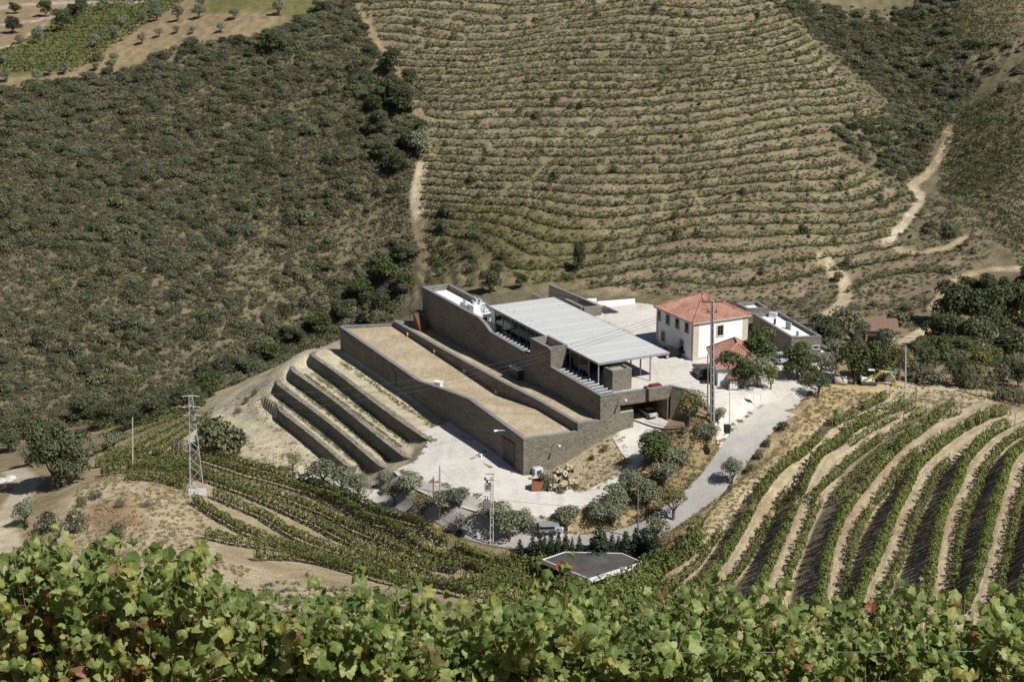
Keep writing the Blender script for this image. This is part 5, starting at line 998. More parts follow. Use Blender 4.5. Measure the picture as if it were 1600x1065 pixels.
# far hillside terraces: one row per terrace, read off the ground's own contour steps
def hill_rows():
    S = np.linspace(-.16, .36, 300); Y = np.arange(320, 486, .8); yy, ss = np.meshgrid(Y, S, indexing='ij'); xx = ss * yy; hb = h_base(xx.ravel(), yy.ravel()); t = hill_t(xx.ravel(), yy.ravel(), hb).reshape(xx.shape)
    names = ['terraced hillside behind the winery', 'green terraced slope at the far right', 'upper right hillside terraces']
    for hi_, poly in enumerate(HILLP):
        ins = in_poly(xx.ravel(), yy.ravel(), poly).reshape(xx.shape); lv = np.arange(math.floor(t[ins].min()), math.ceil(t[ins].max()) + 1)
        offs = [-.14] if hi_ == 0 else [-.2, .3]; c_ = 0
        for k in lv:
            for of in offs:
                tgt = k + of; pts = []
                for i in range(len(S)):
                    col = t[:, i] - tgt; cr = np.where((col[:-1] < 0) & (col[1:] >= 0))[0]
                    for j in cr[:1]:
                        f = -col[j] / (col[j + 1] - col[j]); y = Y[j] + f * (Y[j + 1] - Y[j])
                        if ins[j, i]: pts.append((S[i] * y, y, i))
                if len(pts) < 10: continue
                pts = np.array(pts); br = np.where((np.abs(np.diff(pts[:, 1])) > 4) | (np.diff(pts[:, 2]) > 3))[0] + 1; VV = []; FF = []; nv = 0; segs = np.split(pts, br)
                for q in segs:
                    if len(q) < 6: continue
                    V, F = row_leaves(q[:, :2], 52 if hi_ == 0 else 22, .75, .0, 1.3, .3, int(500 + k * 3 + hi_ * 71 + of * 50), .22 if hi_ == 0 else .15, 0, .35); VV.append(V); FF.append(F + nv); nv += len(V)
                if not VV or nv < 200: continue
                V = np.vstack(VV); F = np.vstack(FF); O = np.array([pts[len(pts) // 2, 0], pts[len(pts) // 2, 1], V[:, 2].min()]); c_ += 1
                o = thing('vine_row', O, '%s contour vine row up the %s' % (ORD(c_ - 1), names[hi_]), 'vine row', 'contour rows on the ' + names[hi_]); link('foliage', mesh_np('hill_vines', V - O, F, M['hillvine']), o)
hill_rows()
c_ = 0
for v in np.arange(2, 116, 5.2):
    u0 = max(-10, 165 - v * 2.0); u1 = 292 - v * 1.55
    if u1 - u0 < 25: continue
    P = hits([(u, v) for u in np.linspace(u0, u1, 6)]); V, F = row_leaves(P, 9, 1.3, .1, 1.2, .55, int(700 + v), .1, 0, .3); O = P[2]; c_ += 1
    o = thing('vine_row', O, '%s vine row from the top in the green high field at top left' % ORD(c_ - 1), 'vine row', 'vine rows of the high field'); link('foliage', mesh_np('high_vines', V - O, F, M['hillvine']), o)
# ------------------------------------------------------------------ scrub
def poly_points(px, n, seed, mind=0.0):
    P = hits(px)[:, :2]; r = np.random.default_rng(seed); lo, hi = P.min(0), P.max(0); out = []
    while len(out) < n:
        q = lo + (hi - lo) * r.random((n * 2, 2)); q = q[in_poly(q[:, 0], q[:, 1], P)]; out += q.tolist()
    return np.array(out[:n])
SCRUB = [([(0,134),(120,122),(205,108),(295,66),(410,60),(470,30),(545,-15),(572,30),(600,80),(640,135),(648,200),(640,262),(648,330),(655,385),(640,440),(615,500),(530,520),(480,543),(380,596),(280,632),(150,655),(0,675)], 8200, 'left scrub slope'),
         ([(1195,-15),(1285,55),(1400,165),(1300,200),(1310,235),(1425,285),(1452,262),(1478,195),(1535,125),(1490,70),(1500,-15)], 1500, 'upper right gully'),
         ([(1535,125),(1490,70),(1620,60),(1620,120)], 130, 'upper right gully'),
         ([(1420,300),(1455,330),(1500,375),(1480,400),(1430,372)], 30, 'upper right gully'),
         ([(1230,478),(1330,480),(1440,455),(1500,440),(1460,520),(1380,560),(1280,545)], 95, 'slope above annexes'),
         ([(655,450),(700,300),(800,350),(900,430),(860,450)], 26, 'slope behind the winery'),
         ([(1450,560),(1600,520),(1620,610),(1500,600)], 60, 'slope above annexes')]
allp = []
for px, n, pl in SCRUB:
    q = poly_points(px, n, 900 + n); dens = noise2(q[:, 0], q[:, 1], 34, 77) + .5 * noise2(q[:, 0], q[:, 1], 13, 78); q = q[dens > -.6]
    rr_ = np.random.default_rng(n); sz = .55 + 2.2 * rr_.random(len(q)) ** 3.6; allp += [(x, y, s, pl) for (x, y), s in zip(q, sz)]
hx = np.array([p[0] for p in allp]); hy = np.array([p[1] for p in allp]); hs = np.array([p[2] for p in allp]); hz_ = hg(hx, hy); un, vn = proj(np.c_[hx, hy, hz_])
vis = (un > 0) & (un < 1600) & (vn > 0) & (vn < 700); big = np.argsort(-(hs / hy) * vis)[:150]; bigset = set(big.tolist())
kinds = ['bush', 'bush', 'bush', 'greybush', 'bush', 'drybush', 'greybush']
def tone(k): return {'bush': 'dark', 'greybush': 'grey-green', 'drybush': 'straw-coloured'}[k]
GNK = {}
for i, (x, y, s, pl) in enumerate(allp):
    k = kinds[TR.randrange(7)]; P = np.array([x, y, hz_[i] - .1])
    if i in bigset:
        hgt = ('high up' if vn[i] < 130 else 'in the upper half' if vn[i] < 240 else 'midway' if vn[i] < 340 else 'in the lower half' if vn[i] < 450 else 'low down'); hgt += ' towards the ' + (['far left', 'left', 'middle', 'right'][int(np.clip(un[i] / 165, 0, 3))] if un[i] < 700 else ['left', 'right'][int(un[i] > 1390)])
        put_tree(k if k != 'drybush' else 'bush', P, s * 1.75, None, 'large %s shrub %s on the %s' % (tone(k) if k != 'drybush' else 'dark', hgt, pl), 'large shrubs %s on the %s' % (hgt, pl))
    else: GNK.setdefault(k, []).append((P[0], P[1], P[2], s * (.62 if k != 'drybush' else .5)))
def scatter(name, pts, meshes, label, cat, flat=1.0):
    """one stuff object: mesh points with a size each, instanced by geometry nodes"""
    pts = np.array(pts); ok = np.ones(len(pts), bool)
    for Pk, wk in TRACK_W: ok &= seg_dist(pts[:, 0], pts[:, 1], Pk)[0] > wk * .6
    ok &= (seg_dist(pts[:, 0], pts[:, 1], ROAD)[0] > 2.5); pts = pts[ok]; me = bpy.data.meshes.new(name); me.from_pydata(pts[:, :3].tolist(), [], [])
    a_ = me.attributes.new('size', 'FLOAT', 'POINT'); a_.data.foreach_set('value', pts[:, 3].astype(np.float32))
    o = link(name, me); ng = bpy.data.node_groups.new(name, 'GeometryNodeTree'); ng.interface.new_socket('Geometry', in_out='INPUT', socket_type='NodeSocketGeometry'); ng.interface.new_socket('Geometry', in_out='OUTPUT', socket_type='NodeSocketGeometry')
    N = ng.nodes; K = ng.links; gi = N.new('NodeGroupInput'); go = N.new('NodeGroupOutput'); col = bpy.data.collections.new(name + '_kinds')
    for m_ in meshes: po = bpy.data.objects.new(name + '_kind', m_); col.objects.link(po)
    ci = N.new('GeometryNodeCollectionInfo'); ci.inputs[0].default_value = col; ci.inputs['Separate Children'].default_value = True; ci.inputs['Reset Children'].default_value = True
    io = N.new('GeometryNodeInstanceOnPoints'); io.inputs['Pick Instance'].default_value = True; at_ = N.new('GeometryNodeInputNamedAttribute'); at_.data_type = 'FLOAT'; at_.inputs['Name'].default_value = 'size'
    rv = N.new('FunctionNodeRandomValue'); rv.data_type = 'FLOAT'; rv.inputs[3].default_value = 6.283; cx_ = N.new('ShaderNodeCombineXYZ'); K.new(rv.outputs[1], cx_.inputs[2])
    sc_ = N.new('ShaderNodeCombineXYZ')
    for q in range(2): K.new(at_.outputs['Attribute'], sc_.inputs[q])
    mu = N.new('ShaderNodeMath'); mu.operation = 'MULTIPLY'; mu.inputs[1].default_value = flat; K.new(at_.outputs['Attribute'], mu.inputs[0]); K.new(mu.outputs[0], sc_.inputs[2])
    K.new(gi.outputs[0], io.inputs['Points']); K.new(ci.outputs[0], io.inputs['Instance']); K.new(cx_.outputs[0], io.inputs['Rotation']); K.new(sc_.outputs[0], io.inputs['Scale']); K.new(io.outputs[0], go.inputs[0])
    md = o.modifiers.new('scatter', 'NODES'); md.node_group = ng; tag(o, label, cat, kind='stuff'); return o
for k, pts in GNK.items(): scatter('scrub', pts, [proto(k, i)[0] for i in range(NVAR[k])], '%s low scrub covering the valley slopes' % tone(k), 'scrub', .72)
# round bushes dotted over the far terraces
r_ = np.random.default_rng(5); pts = []
for px, n in (([(665,440),(660,260),(640,130),(560,0),(1185,0),(1390,165),(1300,200),(1420,290),(1390,370),(1290,460),(1000,455)], 150), ([(1490,190),(1470,300),(1600,400),(1600,130)], 14)): pts += poly_points(px, n, 33 + n).tolist()
pts = np.array(pts); tt = hill_t(pts[:, 0], pts[:, 1], h_base(pts[:, 0], pts[:, 1])); pz = hg(pts[:, 0], pts[:, 1]); bu, bv = proj(np.c_[pts, pz])
for i, (x, y) in enumerate(pts):
    band = ['topmost', 'upper', 'middle', 'lower', 'lowest'][int(np.clip(bv[i] / 90, 0, 4))]; side = ['far left', 'left', 'centre', 'right', 'far right'][int(np.clip((bu[i] - 560) / 180, 0, 4))]; s = .9 + 1.7 * r_.random() ** 2.5
    put_tree('bush' if r_.random() < .8 else 'greybush', np.array([x, y, pz[i] - .1]), s, s * r_.uniform(.75, 1.2), 'small dark bush on the %s %s of the terraced hillside behind the winery' % (band, side), 'small bushes on the %s %s terraces' % (band, side))
q_ = poly_points([(665,448),(655,330),(650,190),(560,0),(1190,0),(1395,165),(1425,290),(1560,400),(1330,480),(1000,460)], 700, 71); scatter('hill_bushes', np.c_[q_, hg(q_[:, 0], q_[:, 1]) - .05, r_.uniform(.18, .48, len(q_))], [proto('bush', i)[0] for i in range(4)], 'tiny dark bushes dotted over the banks of the far terraces', 'bushes')
# weeds: dry grass tufts on banks, treads and verges
def tuft_mesh(seed, mat):
    r = np.random.default_rng(seed); n = 26; C = r.normal(size=(n, 3)) * [.16, .16, .05] + [0, 0, .16]; V, F = quads(C, r.normal(size=(n, 3)) * [1, 1, .25], .26, r, .35); return mesh_np('tuft', V, F, M[mat])
def tufts(px, n, seed, s=(.5, 1.3)):
    q = poly_points(px, n, seed); r = np.random.default_rng(seed); return np.c_[q, hg(q[:, 0], q[:, 1]) - .02, r.uniform(*s, len(q))]
EDG = []
for PL_ in (YARD_POLY, COURT_POLY):
    q = np.vstack([PL_, PL_[:1]]); q = resample(np.c_[q, np.zeros(len(q))], .5)[0][:, :2]; q = q + np.random.default_rng(3).normal(size=q.shape) * .45; a_, b_ = loc(q[:, 0], q[:, 1]); q = q[~((a_ > -.6) & (b_ > -.6) & (b_ < 30))]; EDG.append(np.c_[q, hg(q[:, 0], q[:, 1]) + .04, np.random.default_rng(4).uniform(.35, .9, len(q))])
for sd_ in (-2.55, 2.55):
    q = resample(np.c_[offset_line(ROAD, sd_), np.zeros(len(ROAD))], .35)[0][:, :2]; q = q + np.random.default_rng(5).normal(size=q.shape) * .4; EDG.append(np.c_[q, hg(q[:, 0], q[:, 1]), np.random.default_rng(6).uniform(.4, 1.0, len(q))])
G1 = np.vstack(EDG + [tufts([(1300,605),(1195,720),(1030,840),(1060,890),(1215,740),(1390,615)], 1500, 1, (.4, .9)), tufts([(130,750),(310,772),(330,870),(440,905),(150,900),(100,850)], 1100, 2), tufts([(600,772),(850,832),(1080,790),(1090,812),(1000,852),(850,862),(700,838)], 800, 3, (.5, 1.1)), tufts([(860,812),(960,780),(1030,690),(1090,650),(1130,690),(1060,790),(1000,815)], 900, 4), tufts([(1380,600),(1560,618),(1500,640),(1400,620)], 260, 5, (.4, .8)), tufts([(930,690),(975,680),(990,725),(940,760),(880,768)], 200, 6, (.4, .9)), tufts([(470,550),(400,595),(330,650),(400,720),(560,760),(440,640)], 500, 8, (.4, 1.0))])
RSP = [tuple(np.array(proj(np.array([p[0], p[1], float(hg(p[:1], p[1:2])[0])])))) for p in RS_POLY]
rp = np.random.default_rng(9); q = RS_POLY.min(0) + (RS_POLY.max(0) - RS_POLY.min(0)) * rp.random((7000, 2)); q = q[in_poly(q[:, 0], q[:, 1], RS_POLY)]; tq = tau(q[:, 0], q[:, 1]); q = q[np.abs(tq - np.floor(tq + .5)) > .2]; EDG = []
for PL_ in (YARD_POLY, COURT_POLY):
    q = np.vstack([PL_, PL_[:1]]); q = resample(np.c_[q, np.zeros(len(q))], .5)[0][:, :2]; q = q + np.random.default_rng(3).normal(size=q.shape) * .45; a_, b_ = loc(q[:, 0], q[:, 1]); q = q[~((a_ > -.6) & (b_ > -.6) & (b_ < 30))]; EDG.append(np.c_[q, hg(q[:, 0], q[:, 1]) + .04, np.random.default_rng(4).uniform(.35, .9, len(q))])
for sd_ in (-2.55, 2.55):
    q = resample(np.c_[offset_line(ROAD, sd_), np.zeros(len(ROAD))], .35)[0][:, :2]; q = q + np.random.default_rng(5).normal(size=q.shape) * .4; EDG.append(np.c_[q, hg(q[:, 0], q[:, 1]), np.random.default_rng(6).uniform(.4, 1.0, len(q))])
G1 = np.vstack(EDG + [G1, np.c_[q, hg(q[:, 0], q[:, 1]) - .02, rp.uniform(.5, 1.5, len(q))]])
scatter('dry_grass', G1, [tuft_mesh(i, 'drygrass') for i in range(4)], 'dry straw-coloured grass tufts on banks and verges', 'grass')
GB = np.vstack([tufts([(0,140),(200,112),(420,60),(545,0),(600,80),(650,200),(655,385),(615,500),(380,596),(0,675)], 22000, 21, (1.0, 2.6)), tufts([(665,448),(655,330),(650,190),(560,0),(1190,0),(1395,165),(1425,290),(1560,400),(1330,480),(1000,460)], 14000, 22, (.6, 1.5)), tufts([(1195,0),(1400,165),(1425,285),(1478,195),(1535,125),(1490,70),(1500,0)], 4000, 23, (1.0, 2.4)), tufts([(1478,195),(1465,300),(1600,420),(1600,130)], 1500, 26, (.6, 1.4)), tufts([(1100,470),(1330,480),(1560,420),(1600,560),(1460,600),(1280,560)], 1600, 24, (.8, 2.0)), tufts([(200,1000),(440,905),(700,945),(1000,960),(1000,1010)], 900, 25, (.5, 1.3))])
M['heath'] = m_leaf('hill_heath', [(.12, .11, .066), (.165, .145, .092), (.215, .185, .12), (.135, .138, .075), (.10, .115, .058)], .2, .3)
scatter('hill_heath', GB, [tuft_mesh(60 + i, 'heath') for i in range(5)], 'dry brown heath and grass covering the far slopes', 'heath')
# planted strips on the stepped terraces
tp = []
for bb, ww in ((-2.2, .5), (-6.4, .5), (-9.6, .35), (-12.3, .3), (-8.0 + .2, .2)):
    aa = rp.uniform(24, 64, 420); b2 = bb + rp.normal(size=420) * ww * .6; P = np.array([L(a, b) for a, b in zip(aa, b2)]); tp.append(np.c_[P[:, 0], P[:, 1], hg(P[:, 0], P[:, 1]) - .02, rp.uniform(.25, .75, 420)])
scatter('terrace_weeds', np.vstack(tp), [tuft_mesh(40 + i, 'vine' if i % 2 else 'drygrass') for i in range(4)], 'low green weeds on the stepped terraces beside the winery', 'weeds')
# ------------------------------------------------------------------ poles, pylon, wires
def build_pylon():
    B = hit(308, 770); top = 14.6; t = thing('lattice_pylon', B, 'tall silver lattice power pylon on a concrete base among the left-hand vines', 'pylon'); g = M['galv']
    mb = MB(); mb.box(B[0], B[1], B[2] - .8, 2.6, 2.2, 1.15, .2); mb.build('base', M['concrete'], t, bevel=.06)
    def cor(i, z): w = .72 * (1 - z / top) + .24; sx, sy = ((-1, -1), (1, -1), (1, 1), (-1, 1))[i]; c_, s_ = math.cos(.25), math.sin(.25); lean = -.012 * z; return np.array([B[0] + lean + (sx * c_ - sy * s_) * w, B[1] + (sx * s_ + sy * c_) * w, B[2] + z + .3])
    for i in range(4): mb = MB(); mb.tube([cor(i, 0), cor(i, top)], [.045, .035], 4); mb.build('leg', g, t)
    lv = np.cumsum([1.75 * .9 ** k for k in range(13)]); lv = np.r_[0, lv / lv[-1] * top]
    for k in range(13):
        for i in range(4):
            j = (i + 1) % 4; p, q = (i, j) if k % 2 else (j, i); mb = MB(); mb.tube([cor(p, lv[k]), cor(q, lv[k + 1])], .026, 4); mb.build('brace', g, t)
    for z, ln in ((top - .1, .32), (top - 1.7, .4), (top - 2.9, .32)):
        P = (cor(0, z) + cor(2, z)) / 2; mb = MB(); mb.tube([P - [ln, 0, 0], P + [ln, 0, 0]], .05, 4); a_ = mb.build('cross_arm', g, t)
        for s_ in (-1, 1): mb = MB(); mb.tube([P + [s_ * ln, 0, 0], P + [s_ * (ln + .9), 0, -.12]], [.04, .04], 6); mb.build('insulator', M['white_paint'], a_)
    for z in (top - 4.0, top - 2.6): P = cor(1, z); mb = MB(); mb.box(P[0] - .2, P[1], P[2], .7, .5, .25, .25); mb.build('switch_box', M['steel'], t)
    return B, top
PB, PTOP = build_pylon()
def pole(u, v0, v1, r, mat, label, name='utility_pole', arms=0, u1=None, P=None):
    """pole standing at (u,v0) and reaching up to image row v1"""
    B = hit(u, v0) if P is None else P; n_ = np.array([B[0], B[1]]); zt = None
    rr = ray(u1 or u, v1); tt = (B[1]) / rr[1]; top = CAM_H + rr[2] * tt; X1 = rr[0] * tt
    t = thing(name, B, label, 'pole'); mb = MB(); mb.tube([(B[0], B[1], B[2] - .5), (X1, B[1], top)], [r, r * .7], 8); mb.build('shaft', mat, t)
    for k in range(arms):
        z = top - .25 - k * .9; mb = MB(); mb.tube([(X1 - .9, B[1], z), (X1 + .9, B[1], z)], .05, 5); a_ = mb.build('cross_arm', M['steel'], t)
        for s_ in (-.8, 0, .8): mb = MB(); mb.tube([(X1 + s_, B[1], z), (X1 + s_, B[1], z + .3)], [.06, .04], 6); mb.build('insulator', M['concrete'], a_)
    return t, np.array([X1, B[1], top]), B
_, P205, _ = pole(207, 738, 652, .13, M['pole'], 'slim concrete pole standing among vines left of the lattice pylon')
_, P687, _ = pole(687, 808, 727, .14, M['pole'], 'concrete pole on the lower yard bank left of the transformer pole')
pole(677, 770, 744, .09, m_plain('rust_red', (.20, .06, .03), .2, 2), 'short rust-red post behind the concrete pole on the yard', 'post')
_, P997, _ = pole(997, 842, 763, .11, M['wood_pole'], 'wooden pole by the road in front of the cypress hedge')
_, P1310, _ = pole(1303, 597, 531, .11, M['wood_pole'], 'leaning wooden pole beside the low annex', u1=1311)
_, P1417, _ = pole(1415, 606, 540, .13, M['pole'], 'pale concrete pole on the flat vineyard crest')
_, P1513, _ = pole(1515, 606, 557, .1, M['steel'], 'thin dark pole at the right end of the vineyard crest')
pole(427, 729, 707, .06, M['wood_pole'], 'short wooden post on the sandy slope left of the terraces', 'post')
_, P1106, _ = pole(1106, 644, 552, .11, M['wood_pole'], 'dark wooden pole just left of the tall courtyard pylon', P=at(1106, 642, 8.3))
pole(1140, 677, 606, .06, M['galv'], 'thin grey lamp pole beside the green bin at the road junction', P=at(1140, 677, 7.3))
def big_pole():
    B = at(1113, 652, 8.0); rr = ray(1113, 470); top = CAM_H + rr[2] * B[1] / rr[1]; X1 = rr[0] * B[1] / rr[1]; t = thing('concrete_pylon', B, 'tall slotted concrete power pole at the courtyard corner by the wing wall', 'pylon'); H = top - B[2]
    for s_ in (-1, 1):
        mb = MB(); mb.box8([(B[0] + s_ * .24 + dx, B[1] + dy, B[2] - .5) for dx, dy in ((-.09, -.2), (.09, -.2), (.09, .2), (-.09, .2))], [(X1 + s_ * .14 + dx, B[1] + dy, top) for dx, dy in ((-.07, -.13), (.07, -.13), (.07, .13), (-.07, .13))]); mb.build('leg', M['pole'] if s_ > 0 else M['coping'], t)  # left leg and web use a darker grey, painting in the pole's shaded side
    mb = MB(); mb.box8([(B[0] + dx, B[1] + dy, B[2] - .5) for dx, dy in ((-.149, -.05), (.149, -.05), (.149, .05), (-.149, .05))], [(X1 + dx, B[1] + dy, top - .05) for dx, dy in ((-.069, -.04), (.069, -.04), (.069, .04), (-.069, .04))]); mb.build('web', M['coping'], t)
    for k in range(15):
        f = (k + .5) / 15; z = B[2] + H * f; w = .24 + (.14 - .24) * f; x = B[0] + (X1 - B[0]) * f; mb = MB(); mb.box(x, B[1], z, 2 * w - .185, .3, .09); mb.build('rung', M['pole'], t)
    for z, ln in ((top - .2, 1.4), (top - 1.6, .7)):
        mb = MB(); mb.box(X1, B[1], z, 2 * ln, .14, .12); a_ = mb.build('cross_arm', M['steel'], t)
        for q in np.linspace(-ln + .1, ln - .1, 4 if ln > 1 else 2): mb = MB(); mb.tube([(X1 + q, B[1], z + .1), (X1 + q, B[1], z + .55)], [.08, .05], 6); mb.build('insulator', M['steel'], a_)
    return np.array([X1, B[1], top])
PBIG = big_pole()
def transformer_pole():
    B = hit(768, 851); rr = ray(769, 738); top = CAM_H + rr[2] * B[1] / rr[1]; X1 = rr[0] * B[1] / rr[1]; t = thing('transformer_pole', B, 'transformer pole with switchgear and coil rising from olives at the yard edge', 'pole')
    for s_ in (-1, 1): mb = MB(); mb.tube([(B[0] + s_ * .2, B[1], B[2] - .4), (X1 + s_ * .12, B[1], top - (.5 if s_ < 0 else 0))], [.09, .07], 6); mb.build('leg', M['pole'], t)
    H = top - B[2]
    for k in range(9): mb = MB(); mb.box(B[0], B[1], B[2] + .6 + k * H / 9.4, .4, .1, .12); mb.build('rung', M['pole'], t)
    zb = B[2] + H * .52; mb = MB(); mb.box(X1 - .75, B[1], zb, .8, .7, 1.0); o = mb.build('transformer', M['coping'], t, bevel=.05)
    for k in range(4): mb = MB(); mb.box(X1 - 1.18, B[1] - .28 + k * .18, zb + .1, .08, .05, .8); mb.build('cooling_fin', M['coping'], o)
    for k in range(2): mb = MB(); mb.tube([(X1 - .6 - k * .3, B[1], zb + 1), (X1 - .6 - k * .3, B[1], zb + 1.5)], [.09, .04], 6); mb.build('bushing', M['steel'], o)
    zc = B[2] + H * .76; mb = MB()
    for k in range(5): mb.tube([(X1 - .55 + .42 * math.cos(q), B[1] + .42 * math.sin(q), zc + k * .2) for q in np.linspace(0, 6.28, 13)], .045, 4, False)
    mb.build('coil', M['steel'], t)
    for k, (dx, dz) in enumerate(((-.9, .9), (-.65, .86), (-.35, .83), (.3, .4))): mb = MB(); mb.box(X1 + dx, B[1], B[2] + H * dz, .26, .24, .3); mb.build('switch', M['steel'], t)
    for z in (.9, .98): mb = MB(); mb.tube([(X1 - .9, B[1], B[2] + H * z), (X1 + .3, B[1], B[2] + H * z)], .05, 5); mb.build('cross_arm', M['steel'], t)
    return np.array([X1, B[1], B[2] + H * .55])
PTR = transformer_pole()
def wire(p, q, sag, label, group='overhead power wires', r=.02):
    p = np.array(p, float); q = np.array(q, float); n = 18; pts = [p + (q - p) * i / n - np.array([0, 0, sag * 4 * (i / n) * (1 - i / n)]) for i in range(n + 1)]; mb = MB(); mb.tube(pts, r, 4, False)
    mb.solo('power_wire', M['wire'], p, label, 'wire', group)
TOPP = PB + np.array([-.17, 0, PTOP + .3])
for k, (dx, dz, nm) in enumerate(((0, 0, 'upper'), (0, -1.6, 'middle'), (0, -2.8, 'lower'))):
    wire(TOPP + [.9, 0, dz], PBIG + [-1.1 + k * .8, 0, .3], 3.8, '%s wire crossing the gravel roof from lattice pylon to courtyard pole' % nm)
    e = atY(-60, 690 + k * 26, 262); wire(TOPP + [-1.1, 0, dz], e, 1.8, '%s wire leaving the lattice pylon to the left' % nm)
    e2 = atY(1680, 508 + k * 10, 300); wire(PBIG + [-.6 + k * .8, 0, .3], e2, 3.5, '%s wire from the courtyard pole out past the dense wood' % nm)
wire(P687 - [0, 0, .4], PTR + [0, 0, 1.2], 1.0, 'slack cable from the yard pole to the transformer pole'); wire(PTR + [.2, 0, 1.0], at(1000, 790, 3.5), .5, 'cable from the transformer pole to the ramp trees'); wire(P1106 - [0, 0, .5], P1310, 1.2, 'cable from dark wooden pole to leaning pole by the annex')
# ------------------------------------------------------------------ vehicles and yard things
def car(u, v, rz, col, label, z=None, s=1.0):
    P = hit(u, v) if z is None else at(u, v, z); t = thing('parked_car', P, label, 'car', None, rz); ORG[t.name] = np.zeros(3); t.scale = (s, s, s)
    mt = m_plain('car_paint', col, .05, 1, .3); prof = [(-2.1, .35), (-2.12, .75), (-1.95, .92), (-1.35, .97), (.75, .95), (1.75, .84), (2.08, .68), (2.1, .35)]
    V = [(x, y * (1 if z_ < .8 else .96), z_) for y in (-.86, .86) for x, z_ in prof]; n = len(prof); mb = MB(); mb.add(V, [list(range(n)), [n + i for i in range(n)][::-1]] + [[i, (i + 1) % n, n + (i + 1) % n, n + i] for i in range(n)]); mb.build('body', mt, t, bevel=.06)
    B = [(-1.6, -.8, .95), (.85, -.8, .95), (.85, .8, .95), (-1.6, .8, .95)]; T = [(-1.15, -.64, 1.42), (.2, -.64, 1.42), (.2, .64, 1.42), (-1.15, .64, 1.42)]; mb = MB(); mb.box8(B, T); mb.build('windows', M['dark_glass'], t)
    mb = MB(); mb.box8([(-1.18, -.66, 1.42), (.22, -.66, 1.42), (.22, .66, 1.42), (-1.18, .66, 1.42)], [(-1.05, -.58, 1.48), (.1, -.58, 1.48), (.1, .58, 1.48), (-1.05, .58, 1.48)]); mb.build('roof', mt, t)
    for sx in (-1.3, 1.35):
        for sy in (-.84, .84):
            mb = MB(); mb.tube([(sx, sy - .1, .31), (sx, sy + .1, .31)], .31, 14); w = mb.build('wheel', M['steel'], t); mb = MB(); mb.tube([(sx, sy - .11 * np.sign(-sy), .31), (sx, sy + .115 * np.sign(sy), .31)], .18, 10); mb.build('rim', M['galv'], w)
    for sy in (-.6, .6):
        mb = MB(); mb.box(2.07, sy, .6, .1, .36, .14); mb.build('headlight', M['white_paint'], t); mb = MB(); mb.box(-2.1, sy, .68, .06, .3, .16); mb.build('tail_light', m_plain('red_lamp', (.25, .01, .01), .1, 1, .3), t)
    for sy in (-.95, .95): mb = MB(); mb.box(.6, sy, .98, .14, .18, .12); mb.build('mirror', mt, t)
car(1217, 564, R(100), (.36, .37, .38), 'silver saloon car parked on the drive beneath the courtyard trees', 8.45)
car(1096, 588, R(100), (.015, .018, .02), 'dark car parked in the shade beside the orange-roofed outbuilding', 8.45)
car(1051, 556, R(20), (.012, .012, .014), 'black car parked at the left foot of the white house', 8.55)
car(1031, 661, R(118), (.42, .43, .42), 'small pale car parked in the garage recess beside the ramp', 4.55, .8)
o_ = [o for o in bpy.data.objects if o.name.startswith('parked_car')][-1]; o_.location = L(3.1, 21.7, 4.58); o_.rotation_euler = (0, 0, math.atan2(AV[1], AV[0]))
def digger():
    P = hit(1356, 600); t = thing('digger', P, 'small yellow digger with bent boom at the edge of the vineyard crest', 'digger'); Yl = m_plain('digger_yellow', (.40, .31, .07), .15, 2, .5); x, y, z = P
    for s_ in (-.8, .8): mb = MB(); mb.box(x + s_ * .0, y + s_, z, 2.8, .45, .65); mb.build('track', M['steel'], t, bevel=.12)
    mb = MB(); mb.box(x - .2, y, z + .68, 2.3, 1.8, .8); mb.build('body', M['white_paint'], t, bevel=.08); mb = MB(); mb.box(x + .3, y - .4, z + 1.5, 1.0, .9, 1.2, 0, .9); c_ = mb.build('cab', M['dark_glass'], t); mb = MB(); mb.box(x + .3, y - .4, z + 2.702, 1.1, 1.0, .12); mb.build('cab_roof', M['white_paint'], c_)
    a_ = [(x + .7, y - .9, z + 1.2), (x + 1.9, y - 1.0, z + 2.6), (x + 3.3, y - 1.0, z + 2.5)]; mb = MB(); mb.tube(a_, [.26, .24, .2], 4); mb.build('boom', Yl, t); mb = MB(); mb.tube([a_[2], (x + 4.2, y - 1.0, z + 1.3), (x + 4.3, y - 1, z + .5)], [.2, .17, .14], 4); mb.build('dipper_arm', Yl, t)
    mb = MB(); mb.box(x + 4.2, y - 1, z + .02, .7, .8, .6, 0, 1.15); mb.build('bucket', Yl, t); mb = MB(); mb.tube([(x - .9, y - 1.0, z + 1.0), (x + .6, y - 1.0, z + 1.9)], .2, 4); mb.build('loader_arm', Yl, t)
digger()
bpy.data.objects['digger'].scale = (.85, .85, .85)
def tank():
    P = hit(1389, 594); t = thing('water_tank', P, 'small teal-lidded tank on legs right of the yellow digger', 'tank'); mb = MB(); mb.box(P[0], P[1], P[2] + .1, 1.6, 1.2, 1.2); mb.build('tank_body', M['coping'], t, bevel=.06); mb = MB(); mb.box(P[0], P[1], P[2] + 1.303, 1.9, 1.5, .25, 0, .85); mb.build('lid', m_plain('teal', (.22, .42, .42), .1, 1, .5), t)
    for s_ in (-.6, .6): mb = MB(); mb.box(P[0] + s_, P[1], P[2] - .3, .15, .9, .4); mb.build('leg', M['steel'], t)
tank()
